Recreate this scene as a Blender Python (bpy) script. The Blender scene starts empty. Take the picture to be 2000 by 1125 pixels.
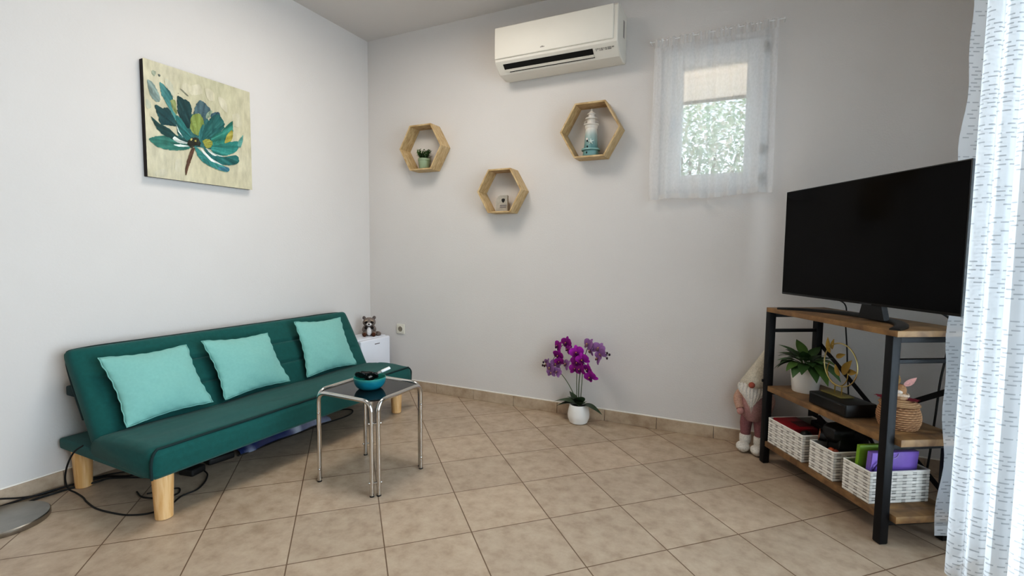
import bpy, bmesh, math, random
from mathutils import Vector, Matrix, noise
PI = math.pi
random.seed(7)
SC = bpy.context.scene
COL = SC.collection

# ------------------------------------------------------------------ colours
def lin(h):
    h = h.lstrip('#')
    o = []
    for i in (0, 2, 4):
        c = int(h[i:i+2], 16) / 255.0
        o.append(c / 12.92 if c <= 0.04045 else ((c + 0.055) / 1.055) ** 2.4)
    return tuple(o)

# ------------------------------------------------------------------ materials
def _nt(name):
    m = bpy.data.materials.new(name)
    m.use_nodes = True
    nt = m.node_tree
    nt.nodes.clear()
    out = nt.nodes.new('ShaderNodeOutputMaterial')
    return m, nt, out

def N(nt, t, **kw):
    n = nt.nodes.new(t)
    for k, v in kw.items():
        if k.startswith('i_'):
            n.inputs[k[2:].replace('_', ' ')].default_value = v
        else:
            setattr(n, k, v)
    return n

def principled(nt, rough, metal, spec, extra):
    b = nt.nodes.new('ShaderNodeBsdfPrincipled')
    b.inputs['Roughness'].default_value = rough
    b.inputs['Metallic'].default_value = metal
    b.inputs['Specular IOR Level'].default_value = spec
    for k, v in extra.items():
        b.inputs[k].default_value = v
    return b

def M(name, col, rough=0.5, metal=0.0, spec=0.5, var=0.06, scale=9.0, stretch=(1, 1, 1), bump=0.0, bscale=250.0, attr=False, **extra):
    """Principled material over a noise-varied colour (or the vertex colours), with an optional fine bump."""
    m, nt, out = _nt(name)
    b = principled(nt, rough, metal, spec, {k.replace('_', ' '): v for k, v in extra.items()})
    tc = N(nt, 'ShaderNodeTexCoord')
    mp = N(nt, 'ShaderNodeMapping')
    mp.inputs['Scale'].default_value = stretch
    nt.links.new(tc.outputs['Object'], mp.inputs['Vector'])
    no = N(nt, 'ShaderNodeTexNoise')
    no.inputs['Scale'].default_value = scale
    no.inputs['Detail'].default_value = 4
    nt.links.new(mp.outputs['Vector'], no.inputs['Vector'])
    rp = N(nt, 'ShaderNodeMapRange')
    rp.inputs['From Min'].default_value = 0.3
    rp.inputs['From Max'].default_value = 0.7
    rp.inputs['To Min'].default_value = 1 - var
    rp.inputs['To Max'].default_value = 1 + var
    nt.links.new(no.outputs['Fac'], rp.inputs['Value'])
    mx = N(nt, 'ShaderNodeVectorMath', operation='SCALE')
    if attr:
        at = N(nt, 'ShaderNodeAttribute', attribute_name='Col')
        nt.links.new(at.outputs['Color'], mx.inputs[0])
    else:
        c = lin(col) if isinstance(col, str) else col
        mx.inputs[0].default_value = c
    nt.links.new(rp.outputs['Result'], mx.inputs['Scale'])
    nt.links.new(mx.outputs['Vector'], b.inputs['Base Color'])
    if bump > 0:
        n2 = N(nt, 'ShaderNodeTexNoise')
        n2.inputs['Scale'].default_value = bscale
        n2.inputs['Detail'].default_value = 2
        nt.links.new(mp.outputs['Vector'], n2.inputs['Vector'])
        bp = N(nt, 'ShaderNodeBump')
        bp.inputs['Strength'].default_value = bump
        bp.inputs['Distance'].default_value = 0.002
        nt.links.new(n2.outputs['Fac'], bp.inputs['Height'])
        nt.links.new(bp.outputs['Normal'], b.inputs['Normal'])
    nt.links.new(b.outputs[0], out.inputs[0])
    return m

def tile_mat(name, grout=True):
    m, nt, out = _nt(name)
    b = principled(nt, 0.42, 0, 0.42, {})
    tc = N(nt, 'ShaderNodeTexCoord')
    n1 = N(nt, 'ShaderNodeTexNoise'); n1.inputs['Scale'].default_value = 15; n1.inputs['Detail'].default_value = 8; n1.inputs['Roughness'].default_value = 0.62
    nt.links.new(tc.outputs['Object'], n1.inputs['Vector'])
    n2 = N(nt, 'ShaderNodeTexNoise'); n2.inputs['Scale'].default_value = 2.2; n2.inputs['Detail'].default_value = 3
    nt.links.new(tc.outputs['Object'], n2.inputs['Vector'])
    cr = N(nt, 'ShaderNodeValToRGB')
    e = cr.color_ramp.elements
    e[0].position = 0.32; e[0].color = (*lin('#a8947f'), 1)
    e[1].position = 0.68; e[1].color = (*lin('#c3b29d'), 1)
    k = cr.color_ramp.elements.new(0.5); k.color = (*lin('#b8a591'), 1)
    nt.links.new(n1.outputs['Fac'], cr.inputs['Fac'])
    mr = N(nt, 'ShaderNodeMapRange'); mr.inputs['From Min'].default_value = .3; mr.inputs['From Max'].default_value = .7
    mr.inputs['To Min'].default_value = .93; mr.inputs['To Max'].default_value = 1.06
    nt.links.new(n2.outputs['Fac'], mr.inputs['Value'])
    sc = N(nt, 'ShaderNodeVectorMath', operation='SCALE')
    nt.links.new(cr.outputs['Color'], sc.inputs[0]); nt.links.new(mr.outputs['Result'], sc.inputs['Scale'])
    col = sc.outputs['Vector']
    if grout:
        br = N(nt, 'ShaderNodeTexBrick', offset=0.0, squash=1.0)
        br.inputs['Scale'].default_value = 1
        br.inputs['Brick Width'].default_value = 1; br.inputs['Row Height'].default_value = 1
        br.inputs['Mortar Size'].default_value = 0.0075; br.inputs['Mortar Smooth'].default_value = 0.25
        br.inputs['Color1'].default_value = (.94, .94, .94, 1); br.inputs['Color2'].default_value = (1.04, 1.03, 1.02, 1)
        br.inputs['Mortar'].default_value = (1, 1, 1, 1)
        nt.links.new(tc.outputs['UV'], br.inputs['Vector'])
        mm = N(nt, 'ShaderNodeVectorMath', operation='MULTIPLY')
        nt.links.new(col, mm.inputs[0]); nt.links.new(br.outputs['Color'], mm.inputs[1])
        mix = N(nt, 'ShaderNodeMix', data_type='RGBA')
        nt.links.new(br.outputs['Fac'], mix.inputs['Factor'])
        nt.links.new(mm.outputs['Vector'], mix.inputs['A'])
        mix.inputs['B'].default_value = (*lin('#75604e'), 1)
        col = mix.outputs['Result']
        bp = N(nt, 'ShaderNodeBump', invert=True); bp.inputs['Strength'].default_value = 0.5; bp.inputs['Distance'].default_value = 0.002
        nt.links.new(br.outputs['Fac'], bp.inputs['Height'])
        nt.links.new(bp.outputs['Normal'], b.inputs['Normal'])
    rr = N(nt, 'ShaderNodeMapRange'); rr.inputs['To Min'].default_value = .34; rr.inputs['To Max'].default_value = .52
    nt.links.new(n1.outputs['Fac'], rr.inputs['Value']); nt.links.new(rr.outputs['Result'], b.inputs['Roughness'])
    nt.links.new(col, b.inputs['Base Color'])
    nt.links.new(b.outputs[0], out.inputs[0])
    return m

def wood_mat(name, dark, light, axis=(1, 1, 14), rough=0.5, scale=6):
    m, nt, out = _nt(name)
    b = principled(nt, rough, 0, 0.4, {})
    tc = N(nt, 'ShaderNodeTexCoord'); mp = N(nt, 'ShaderNodeMapping'); mp.inputs['Scale'].default_value = axis
    nt.links.new(tc.outputs['Object'], mp.inputs['Vector'])
    no = N(nt, 'ShaderNodeTexNoise'); no.inputs['Scale'].default_value = scale; no.inputs['Detail'].default_value = 6; no.inputs['Distortion'].default_value = .6
    nt.links.new(mp.outputs['Vector'], no.inputs['Vector'])
    cr = N(nt, 'ShaderNodeValToRGB'); e = cr.color_ramp.elements
    e[0].position = .33; e[0].color = (*lin(dark), 1); e[1].position = .66; e[1].color = (*lin(light), 1)
    nt.links.new(no.outputs['Fac'], cr.inputs['Fac']); nt.links.new(cr.outputs['Color'], b.inputs['Base Color'])
    nt.links.new(b.outputs[0], out.inputs[0])
    return m

def sheer_mat(name, opacity, dash, col, dash_scale=(14, 90), trans=0.55):
    """Sheer cloth: partly see-through, partly scattering; woven dashes are denser. UV in metres."""
    m, nt, out = _nt(name)
    tc = N(nt, 'ShaderNodeTexCoord')
    sep = N(nt, 'ShaderNodeSeparateXYZ'); nt.links.new(tc.outputs['UV'], sep.inputs[0])
    df = N(nt, 'ShaderNodeBsdfDiffuse'); df.inputs['Color'].default_value = (*col, 1)
    tr = N(nt, 'ShaderNodeBsdfTranslucent'); tr.inputs['Color'].default_value = (*col, 1)
    mx = N(nt, 'ShaderNodeMixShader'); mx.inputs[0].default_value = trans
    nt.links.new(df.outputs[0], mx.inputs[1]); nt.links.new(tr.outputs[0], mx.inputs[2])
    tp = N(nt, 'ShaderNodeBsdfTransparent'); tp.inputs['Color'].default_value = (1, 1, 1, 1)
    m2 = N(nt, 'ShaderNodeMixShader')
    nt.links.new(tp.outputs[0], m2.inputs[1]); nt.links.new(mx.outputs[0], m2.inputs[2])
    if dash > 0:
        br = N(nt, 'ShaderNodeTexBrick', offset=0.37, offset_frequency=2)
        br.inputs['Scale'].default_value = 1
        br.inputs['Brick Width'].default_value = dash_scale[0]; br.inputs['Row Height'].default_value = dash_scale[1]
        br.inputs['Mortar Size'].default_value = dash_scale[1] * 0.36; br.inputs['Mortar Smooth'].default_value = .1
        nz = N(nt, 'ShaderNodeTexNoise'); nz.inputs['Scale'].default_value = 6
        nt.links.new(tc.outputs['UV'], nz.inputs['Vector'])
        ad = N(nt, 'ShaderNodeVectorMath', operation='MULTIPLY_ADD')
        nt.links.new(nz.outputs['Color'], ad.inputs[0]); ad.inputs[1].default_value = (.03, .003, 0)
        nt.links.new(tc.outputs['UV'], ad.inputs[2]); nt.links.new(ad.outputs[0], br.inputs['Vector'])
        br.inputs['Color1'].default_value = (0, 0, 0, 1); br.inputs['Color2'].default_value = (1, 1, 1, 1); br.inputs['Mortar'].default_value = (0, 0, 0, 1)
        gt = N(nt, 'ShaderNodeMath', operation='GREATER_THAN'); gt.inputs[1].default_value = .42
        nt.links.new(br.outputs['Color'], gt.inputs[0])
        mr = N(nt, 'ShaderNodeMapRange'); mr.inputs['To Min'].default_value = opacity; mr.inputs['To Max'].default_value = dash
        nt.links.new(gt.outputs[0], mr.inputs['Value']); nt.links.new(mr.outputs['Result'], m2.inputs[0])
        cm = N(nt, 'ShaderNodeMix', data_type='RGBA')
        cm.inputs['A'].default_value = (*col, 1); cm.inputs['B'].default_value = (*[c * .45 for c in col], 1)
        nt.links.new(gt.outputs[0], cm.inputs['Factor'])
        nt.links.new(cm.outputs['Result'], df.inputs['Color']); nt.links.new(cm.outputs['Result'], tr.inputs['Color'])
    else:
        nz = N(nt, 'ShaderNodeTexNoise'); nz.inputs['Scale'].default_value = 60
        nt.links.new(tc.outputs['UV'], nz.inputs['Vector'])
        mr = N(nt, 'ShaderNodeMapRange'); mr.inputs['To Min'].default_value = opacity - .06; mr.inputs['To Max'].default_value = opacity + .06
        nt.links.new(nz.outputs['Fac'], mr.inputs['Value']); nt.links.new(mr.outputs['Result'], m2.inputs[0])
    nt.links.new(m2.outputs[0], out.inputs[0])
    return m

def glass_mat(name):
    m, nt, out = _nt(name)
    tp = N(nt, 'ShaderNodeBsdfTransparent'); tp.inputs['Color'].default_value = (.96, .98, .97, 1)
    gl = N(nt, 'ShaderNodeBsdfGlossy'); gl.inputs['Roughness'].default_value = .02
    fr = N(nt, 'ShaderNodeFresnel'); fr.inputs['IOR'].default_value = 1.3
    mx = N(nt, 'ShaderNodeMixShader')
    nt.links.new(fr.outputs[0], mx.inputs[0]); nt.links.new(tp.outputs[0], mx.inputs[1]); nt.links.new(gl.outputs[0], mx.inputs[2])
    nt.links.new(mx.outputs[0], out.inputs[0])
    return m

# ------------------------------------------------------------------ mesh builder
def frame_of(t, hint=Vector((0, 0, 1))):
    t = t.normalized()
    if abs(t.dot(hint)) > 0.95:
        hint = Vector((1, 0, 0))
    a = hint.cross(t).normalized()
    return a, t.cross(a).normalized()

class MB:
    def __init__(self, T=None):
        self.v, self.f, self.c, self.uv, self.T = [], [], [], {}, T
    def add(self, vs, fs, col=None, uvs=None):
        b = len(self.v)
        for i, p in enumerate(vs):
            p = Vector(p)
            self.v.append(self.T @ p if self.T else p)
            if col is None: self.c.append((1, 1, 1))
            elif isinstance(col, list): self.c.append(col[i])
            else: self.c.append(col)
            if uvs: self.uv[b + i] = uvs[i]
        self.f += [[b + i for i in f] for f in fs]
        return self
    def box(self, lo, hi, r=0.0, seg=2, col=None, X=None):
        bm = bmesh.new()
        bmesh.ops.create_cube(bm, size=1)
        lo, hi = Vector(lo), Vector(hi)
        c, s = (lo + hi) / 2, hi - lo
        for v in bm.verts: v.co = Vector((v.co.x * s.x, v.co.y * s.y, v.co.z * s.z)) + c
        if r > 0:
            r = min(r, min(abs(x) for x in s) * .49)
            bmesh.ops.bevel(bm, geom=list(bm.edges), offset=r, segments=seg, profile=.5, affect='EDGES')
        bm.verts.index_update()
        vs = [v.co.copy() for v in bm.verts]
        if X: vs = [X @ p for p in vs]
        self.add(vs, [[v.index for v in f.verts] for f in bm.faces], col)
        bm.free()
        return self
    def tube(self, pts, r, seg=10, closed=False, caps=True, col=None):
        pts = [Vector(p) for p in pts]
        n = len(pts)
        R = r if isinstance(r, (list, tuple)) else [r] * n
        vs, fs = [], []
        a = None
        for i, p in enumerate(pts):
            if closed: t = pts[(i + 1) % n] - pts[i - 1]
            else: t = pts[min(i + 1, n - 1)] - pts[max(i - 1, 0)]
            t.normalize()
            if a is None: a, b = frame_of(t)
            else:
                a = (a - t * a.dot(t)).normalized(); b = t.cross(a).normalized()
            for k in range(seg):
                w = 2 * PI * k / seg
                vs.append(p + (a * math.cos(w) + b * math.sin(w)) * R[i])
        m = n if closed else n - 1
        for i in range(m):
            j = (i + 1) % n
            for k in range(seg):
                l = (k + 1) % seg
                fs.append([i * seg + k, i * seg + l, j * seg + l, j * seg + k])
        if caps and not closed:
            fs.append(list(range(seg))[::-1]); fs.append([(n - 1) * seg + k for k in range(seg)])
        return self.add(vs, fs, col)
    def lathe(self, prof, center=(0, 0, 0), seg=28, col=None, X=None, fn=None):
        c = Vector(center); vs, fs, cs = [], [], []
        n = len(prof)
        for i, pr in enumerate(prof):
            for k in range(seg):
                w = 2 * PI * k / seg
                r, z = pr[0], pr[1]
                if fn: r = fn(r, z, w)
                p = Vector((r * math.cos(w), r * math.sin(w), z))
                if X: p = X @ p
                vs.append(c + p)
                cs.append(col[i] if isinstance(col, list) else (col or (1, 1, 1)))
        for i in range(n - 1):
            for k in range(seg):
                l = (k + 1) % seg
                fs.append([i * seg + k, i * seg + l, (i + 1) * seg + l, (i + 1) * seg + k])
        if prof[0][0] > 1e-6: fs.append(list(range(seg))[::-1])
        if prof[-1][0] > 1e-6: fs.append([(n - 1) * seg + k for k in range(seg)])
        return self.add(vs, fs, cs)
    def ell(self, c, rad, X=None, seg=18, rings=12, col=None, fn=None):
        prof = []
        vs, fs = [], []
        c = Vector(c)
        for i in range(rings + 1):
            th = PI * i / rings
            for k in range(seg):
                w = 2 * PI * k / seg
                p = Vector((math.sin(th) * math.cos(w), math.sin(th) * math.sin(w), -math.cos(th)))
                if fn: p = fn(p)
                p = Vector((p.x * rad[0], p.y * rad[1], p.z * rad[2]))
                if X: p = X @ p
                vs.append(c + p)
        for i in range(rings):
            for k in range(seg):
                l = (k + 1) % seg
                fs.append([i * seg + k, i * seg + l, (i + 1) * seg + l, (i + 1) * seg + k])
        return self.add(vs, fs, col)
    def grid(self, fn, nu, nv, closed_u=False, col=None, uv=None):
        vs, fs, cs, us = [], [], [], []
        mu = nu if closed_u else nu + 1
        for j in range(nv + 1):
            for i in range(mu):
                a, b = i / nu, j / nv
                vs.append(Vector(fn(a, b)))
                cs.append(col(a, b) if callable(col) else (col or (1, 1, 1)))
                if uv: us.append(uv(a, b))
        for j in range(nv):
            for i in range(nu):
                k = (i + 1) % mu
                fs.append([j * mu + i, j * mu + k, (j + 1) * mu + k, (j + 1) * mu + i])
        return self.add(vs, fs, cs, us if uv else None)
    def prism(self, poly, d, col=None):
        """poly: list of 3-D points (planar); d: extrusion vector."""
        d = Vector(d); n = len(poly)
        vs = [Vector(p) for p in poly] + [Vector(p) + d for p in poly]
        fs = [list(range(n))[::-1], list(range(n, 2 * n))] + [[i, (i + 1) % n, n + (i + 1) % n, n + i] for i in range(n)]
        return self.add(vs, fs, col)
    def build(self, name, mat, parent=None, loc=None, angle=40, flat=False, subsurf=0, recalc=True):
        """Links everything collected as ONE mesh object; vertices are in world metres."""
        root = parent
        while root is not None and root.parent is not None: root = root.parent
        o_ = Vector(root.location) if root is not None else Vector(loc if loc else (0, 0, 0))
        me = bpy.data.meshes.new(name)
        me.from_pydata([tuple(p - o_) for p in self.v], [], self.f)
        if self.uv:
            ul = me.uv_layers.new(name='UVMap')
            for lp in me.loops: ul.data[lp.index].uv = self.uv.get(lp.vertex_index, (0, 0))
        if any(c != (1, 1, 1) for c in self.c):
            at = me.color_attributes.new('Col', 'FLOAT_COLOR', 'POINT')
            for i, c in enumerate(self.c): at.data[i].color = (c[0], c[1], c[2], 1)
        if recalc:
            bm = bmesh.new(); bm.from_mesh(me); bmesh.ops.recalc_face_normals(bm, faces=bm.faces); bm.to_mesh(me); bm.free()
        me.materials.append(mat)
        if not flat:
            me.polygons.foreach_set('use_smooth', [True] * len(me.polygons))
            me.set_sharp_from_angle(angle=math.radians(angle))
        ob = bpy.data.objects.new(name, me)
        COL.objects.link(ob)
        if parent is not None: ob.parent = parent
        else: ob.location = o_
        if subsurf:
            md = ob.modifiers.new('Subdivision', 'SUBSURF'); md.levels = subsurf; md.render_levels = subsurf
        return ob

def tag(o, label, cat, group=None, kind=None):
    o['label'] = label; o['category'] = cat
    if group: o['group'] = group
    if kind: o['kind'] = kind
    return o

def thing(name, loc, label, cat, group=None):
    o = bpy.data.objects.new(name, None)
    o.empty_display_size = .1
    COL.objects.link(o)
    o.location = loc
    return tag(o, label, cat, group)

def structure(o):
    o['kind'] = 'structure'
    return o

def spline(pts, n=8, closed=False):
    """Catmull-Rom through the points."""
    P = [Vector(p) for p in pts]; m = len(P); out = []
    rng = range(m) if closed else range(m - 1)
    for i in rng:
        if closed: a, b, c, d = P[i - 1], P[i], P[(i + 1) % m], P[(i + 2) % m]
        else: a, b, c, d = P[max(i - 1, 0)], P[i], P[i + 1], P[min(i + 2, m - 1)]
        for k in range(n):
            t = k / n
            out.append(0.5 * ((2 * b) + (c - a) * t + (2 * a - 5 * b + 4 * c - d) * t * t + (3 * b - 3 * c + d - a) * t ** 3))
    if not closed: out.append(P[-1])
    return out

def round_path(pts, r, n=6):
    """A polyline with its inner corners rounded."""
    P = [Vector(p) for p in pts]; out = [P[0]]
    for i in range(1, len(P) - 1):
        a = (P[i - 1] - P[i]).normalized(); b = (P[i + 1] - P[i]).normalized()
        s, e = P[i] + a * r, P[i] + b * r
        for k in range(n + 1):
            t = k / n
            out.append(s * (1 - t) ** 2 + P[i] * 2 * t * (1 - t) + e * t * t)
    out.append(P[-1])
    return out

def rotm(ax, deg): return Matrix.Rotation(math.radians(deg), 4, ax)

# ------------------------------------------------------------------ palette
m_wall = M('wall_paint', '#d8d4d1', rough=.9, spec=.2, var=.012, scale=3, bump=.35, bscale=120)
m_ceil = M('ceiling_paint', '#d2cdc9', rough=.95, spec=.1, var=.01, scale=2)
m_tile = tile_mat('floor_tile')
m_skirt = tile_mat('skirting_tile', grout=False)
m_caulk = M('white_caulk', '#f2ede6', rough=.7)
m_pvc = M('white_pvc', '#eceeef', rough=.35, var=.01)
m_glass = glass_mat('window_glass')
m_green = M('teal_green_fabric', '#1a5753', rough=.85, spec=.2, var=.07, scale=60, bump=.5, bscale=700, Sheen_Weight=.15)
m_pipe = M('dark_green_piping', '#0a2c2d', rough=.8, var=.05)
m_mint = M('mint_fabric', '#84b9b1', rough=.9, spec=.15, var=.03, scale=80, bump=.3, bscale=800, Sheen_Weight=.15)
m_beech = wood_mat('beech_wood', '#d3a46c', '#e6c192', axis=(14, 14, 1))
m_chrome = M('chrome', '#d2d0cd', rough=.09, metal=1, var=.02)
m_smoke = M('smoked_glass', '#121517', rough=.05, spec=.5, var=.02)
m_black = M('black_plastic', '#0b0b0c', rough=.4, var=.05)
m_rubber = M('black_rubber', '#0d0c0c', rough=.6, var=.05)
m_blackmetal = M('black_powder_coat', '#0a0b10', rough=.5, spec=.35, var=.06)
m_oak = wood_mat('oak_board', '#6b5138', '#957651', axis=(1.5, 1.5, 1.5), scale=9)
m_pine = wood_mat('pine_panel', '#ad9067', '#cdb48c', axis=(3, 9, 3), scale=7)
m_white = M('white_gloss', '#eef0f2', rough=.3, var=.01)
m_fridge = M('white_enamel', '#e6e9f2', rough=.35, var=.01)
m_ac = M('ac_plastic', '#e0dbd1', rough=.5, var=.01)
m_vc = M('vertex_tinted', '#ffffff', rough=.7, spec=.25, var=.08, scale=40, attr=True)
m_vcs = M('vertex_tinted_gloss', '#ffffff', rough=.35, spec=.5, var=.06, scale=30, attr=True)
m_plush = M('plush', '#ffffff', rough=.95, spec=.1, var=.18, scale=150, attr=True, bump=.9, bscale=400)
m_paint = M('oil_paint', '#ffffff', rough=.45, spec=.4, var=.16, scale=14, stretch=(1, 3, 1), attr=True, bump=.5, bscale=120)
m_leaf = M('green_leaf', '#ffffff', rough=.4, spec=.5, var=.12, scale=20, attr=True)
m_petal = M('orchid_petal', '#ffffff', rough=.6, spec=.25, var=.1, scale=60, attr=True)
m_ceramic = M('white_ceramic', '#eceae6', rough=.28, var=.02)
m_steel = M('brushed_steel', '#a5a29c', rough=.33, metal=1, var=.08, scale=20)
m_gold = M('gold_metal', '#b59a55', rough=.35, metal=1, var=.08)
m_soil = M('dark_soil', '#1c1512', rough=.95, var=.3, scale=120, bump=.8, bscale=200)
m_sheer = sheer_mat('sheer_curtain', .52, .76, (.90, .925, .95), dash_scale=(.031, .0135), trans=.55)
m_voile = sheer_mat('white_voile', .50, 0, (.95, .95, .96), trans=.6)
m_voile_hem = sheer_mat('white_voile_hem', .6, 0, (.82, .81, .80), trans=.4)
m_hem = sheer_mat('sheer_hem', .55, 0, (.92, .93, .95), trans=.5)

# ------------------------------------------------------------------ the room
YW, XL, XR, ZC, YR = 3.11, -2.82, 0.92, 2.768, -2.6
TA = Vector((0.7129, 0.7013, 0)); TB = Vector((-0.7013, 0.7129, 0)); TO = Vector((-1.418, 1.130, 0)); TS = 0.3331

def tuv(p):
    d = Vector(p) - TO
    return (d.dot(TA) / TS + 40, d.dot(TB) / TS + 40)

b = MB()
fp = [(XL - .15, YR - .15, 0), (XR + .1, YR - .15, 0), (XR + .1, YW + .15, 0), (XL - .15, YW + .15, 0)]
b.add(fp, [[0, 1, 2, 3]], uvs=[tuv(p) for p in fp])
fl = structure(b.build('floor', m_tile, flat=True, recalc=False))

b = MB(); b.box((XL - .15, YR - .15, ZC), (XR + .15, YW + .2, ZC + .12))
structure(b.build('ceiling', m_ceil, flat=True))
b = MB(); b.box((XL - .15, YR - .15, 0), (XL, YW + .15, ZC))
structure(b.build('wall_left', m_wall, flat=True))
# back wall with the small window opening
WX0, WX1, WZ0, WZ1 = -0.525, 0.065, 1.455, 2.315
b = MB()
b.box((XL, YW, 0), (WX0, YW + .2, ZC)); b.box((WX1, YW, 0), (XR + .15, YW + .2, ZC))
b.box((WX0, YW, 0), (WX1, YW + .2, WZ0)); b.box((WX0, YW, WZ1), (WX1, YW + .2, ZC))
structure(b.build('wall_back', m_wall, flat=True))
# right wall with the wide sliding-door opening
DY0, DY1, DZ1 = -0.45, 2.40, 2.25
b = MB()
b.box((XR, DY1, 0), (XR + .15, YW, ZC)); b.box((XR, YR - .15, 0), (XR + .15, DY0, ZC)); b.box((XR, DY0, DZ1), (XR + .15, DY1, ZC))
structure(b.build('wall_right', m_wall, flat=True))
# rear wall, behind the camera
b = MB(); b.box((XL, YR - .15, 0), (XR, YR, ZC))
structure(b.build('wall_rear', m_wall, flat=True))

# skirting tiles, with the bead of white filler along the top
def skirting(side, p0, p1, out):
    p0, p1, out = Vector(p0), Vector(p1), Vector(out)
    L = (p1 - p0).length; d = (p1 - p0) / L
    b = MB(); s = 0.0; k = 0
    while s < L:
        e = min(s + .3331, L)
        a0, a1 = p0 + d * (s + .0012), p0 + d * (e - .0012)
        q = [a0, a1, a1 + out * .009, a0 + out * .009]
        lo = Vector([min(v[i] for v in q) for i in range(3)]); hi = Vector([max(v[i] for v in q) for i in range(3)])
        lo.z, hi.z = 0, .0745
        b.box(lo, hi, r=.0015, seg=1)
        s = e; k += 1
    sk = structure(b.build('baseboard_' + side, m_skirt))
    c = MB()
    q = [p0, p1, p1 + out * .0065, p0 + out * .0065]
    lo = Vector([min(v[i] for v in q) for i in range(3)]); hi = Vector([max(v[i] for v in q) for i in range(3)])
    lo.z, hi.z = .0735, .0815
    c.box(lo, hi, r=.003, seg=2)
    c.build('filler_bead', m_caulk, sk)
skirting('back', (XL, YW, 0), (XR, YW, 0), (0, -1, 0))
skirting('left', (XL, YR, 0), (XL, YW - .009, 0), (1, 0, 0))

# small window: frame, sash with its pane, roller shutter half down, hinges, sill
win = bpy.data.objects.new('window_1', None); COL.objects.link(win); win.location = (WX0, YW, WZ0); structure(win)
def ring(b, x0, x1, z0, z1, y0, y1, w, r=.004):
    b.box((x0, y0, z0), (x0 + w, y1, z1), r); b.box((x1 - w, y0, z0), (x1, y1, z1), r)
    b.box((x0 + w, y0, z0), (x1 - w, y1, z0 + w), r); b.box((x0 + w, y0, z1 - w), (x1 - w, y1, z1), r)
b = MB(); ring(b, WX0, WX1, WZ0, WZ1, YW + .02, YW + .09, .05); fr = b.build('window_frame', m_pvc, win)
b = MB(); ring(b, WX0 + .035, WX1 - .035, WZ0 + .03, WZ1 - .03, YW + .004, YW + .075, .088, .006); sa = b.build('window_sash', m_pvc, win)
b = MB(); b.box((WX0 + .115, YW + .045, WZ0 + .11), (WX1 - .115, YW + .049, WZ1 - .11)); b.build('pane', m_glass, sa, flat=True)
m_shut = sheer_mat('roller_shutter_slat', .93, 0, (.95, .87, .80), trans=.65)
b = MB(); z = 2.035
while z < WZ1 - .02:
    b.box((WX0 + .05, YW + .115, z), (WX1 - .05, YW + .126, z + .041), .005, 2); z += .0425
b.build('roller_shutter', m_shut, win)
m_shbar = M('shutter_end_slat', '#b5a596', rough=.5)
b = MB(); b.box((WX0 + .05, YW + .11, 2.018), (WX1 - .05, YW + .13, 2.035), .003); b.build('shutter_end_slat', m_shbar, win)
for z in (2.25, 1.695, 1.53):
    b = MB(); b.tube([(WX1 - .03, YW - .002, z - .028), (WX1 - .03, YW - .002, z + .028)], .008, 10)
    b.box((WX1 - .045, YW - .001, z - .02), (WX1 - .012, YW + .022, z + .02), .003); b.build('hinge', m_steel, win)
b = MB(); b.box((WX0 + .055, YW - .012, 1.86), (WX0 + .082, YW + .006, 1.93), .005); b.tube([(WX0 + .068, YW - .01, 1.895), (WX0 + .068, YW - .035, 1.895), (WX0 + .068, YW - .035, 1.79)], .008, 10)
b.build('window_handle', m_pvc, win)

# sliding door on the right, behind the curtain: frame, two sashes with panes
dr = bpy.data.objects.new('door_1', None); COL.objects.link(dr); dr.location = (XR, DY0, 0); structure(dr)
def ringx(b, y0, y1, z0, z1, x0, x1, w, r=.004):
    b.box((x0, y0, z0), (x1, y0 + w, z1), r); b.box((x0, y1 - w, z0), (x1, y1, z1), r)
    b.box((x0, y0 + w, z0), (x1, y1 - w, z0 + w), r); b.box((x0, y0 + w, z1 - w), (x1, y1 - w, z1), r)
b = MB(); ringx(b, DY0, DY1, 0, DZ1, XR + .02, XR + .13, .05); b.build('door_frame', m_pvc, dr)
ym = (DY0 + DY1) / 2
for (a, c, x) in ((DY0 + .05, ym + .04, XR + .035), (ym - .04, DY1 - .05, XR + .08)):
    b = MB(); ringx(b, a, c, .05, DZ1 - .05, x, x + .04, .075); s = b.build('door_sash', m_pvc, dr)
    b = MB(); b.box((x + .018, a + .07, .12), (x + .022, c - .07, DZ1 - .12)); b.build('pane', m_glass, s, flat=True)

# outside: a pale terrace beyond the door and behind the small window
m_terr = M('terrace_paving', '#cfc8bd', rough=.9, var=.08, scale=4)
b = MB(); b.add([(XR + .15, -9, -.03), (12, -9, -.03), (12, 12, -.03), (XR + .15, 12, -.03)], [[0, 1, 2, 3]])
b.add([(-9, YW + .2, -.03), (XR + .15, YW + .2, -.03), (XR + .15, 12, -.03), (-9, 12, -.03)], [[0, 1, 2, 3]])
structure(b.build('ground', m_terr, flat=True))

# a bush just outside the small window
def leafshape(b, base, d, up, L, W, col, n=4, droop=.25, fold=.15):
    d = d.normalized(); s = d.cross(up).normalized(); u2 = s.cross(d).normalized()
    vs, fs, cs = [], [], []
    for i in range(n + 1):
        t = i / n
        w = W * .5 * math.sin(PI * (t ** .8)) ** .9 if 0 < t < 1 else 0.0006
        c = base + d * (L * t) - u2 * (droop * L * t * t)
        vs += [c + s * w + u2 * (fold * w), c, c - s * w + u2 * (fold * w)]
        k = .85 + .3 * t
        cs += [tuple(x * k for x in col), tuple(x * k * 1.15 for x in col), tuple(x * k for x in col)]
    for i in range(n):
        for j in (0, 1):
            fs.append([i * 3 + j, i * 3 + j + 1, (i + 1) * 3 + j + 1, (i + 1) * 3 + j])
    b.add(vs, fs, cs)

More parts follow.
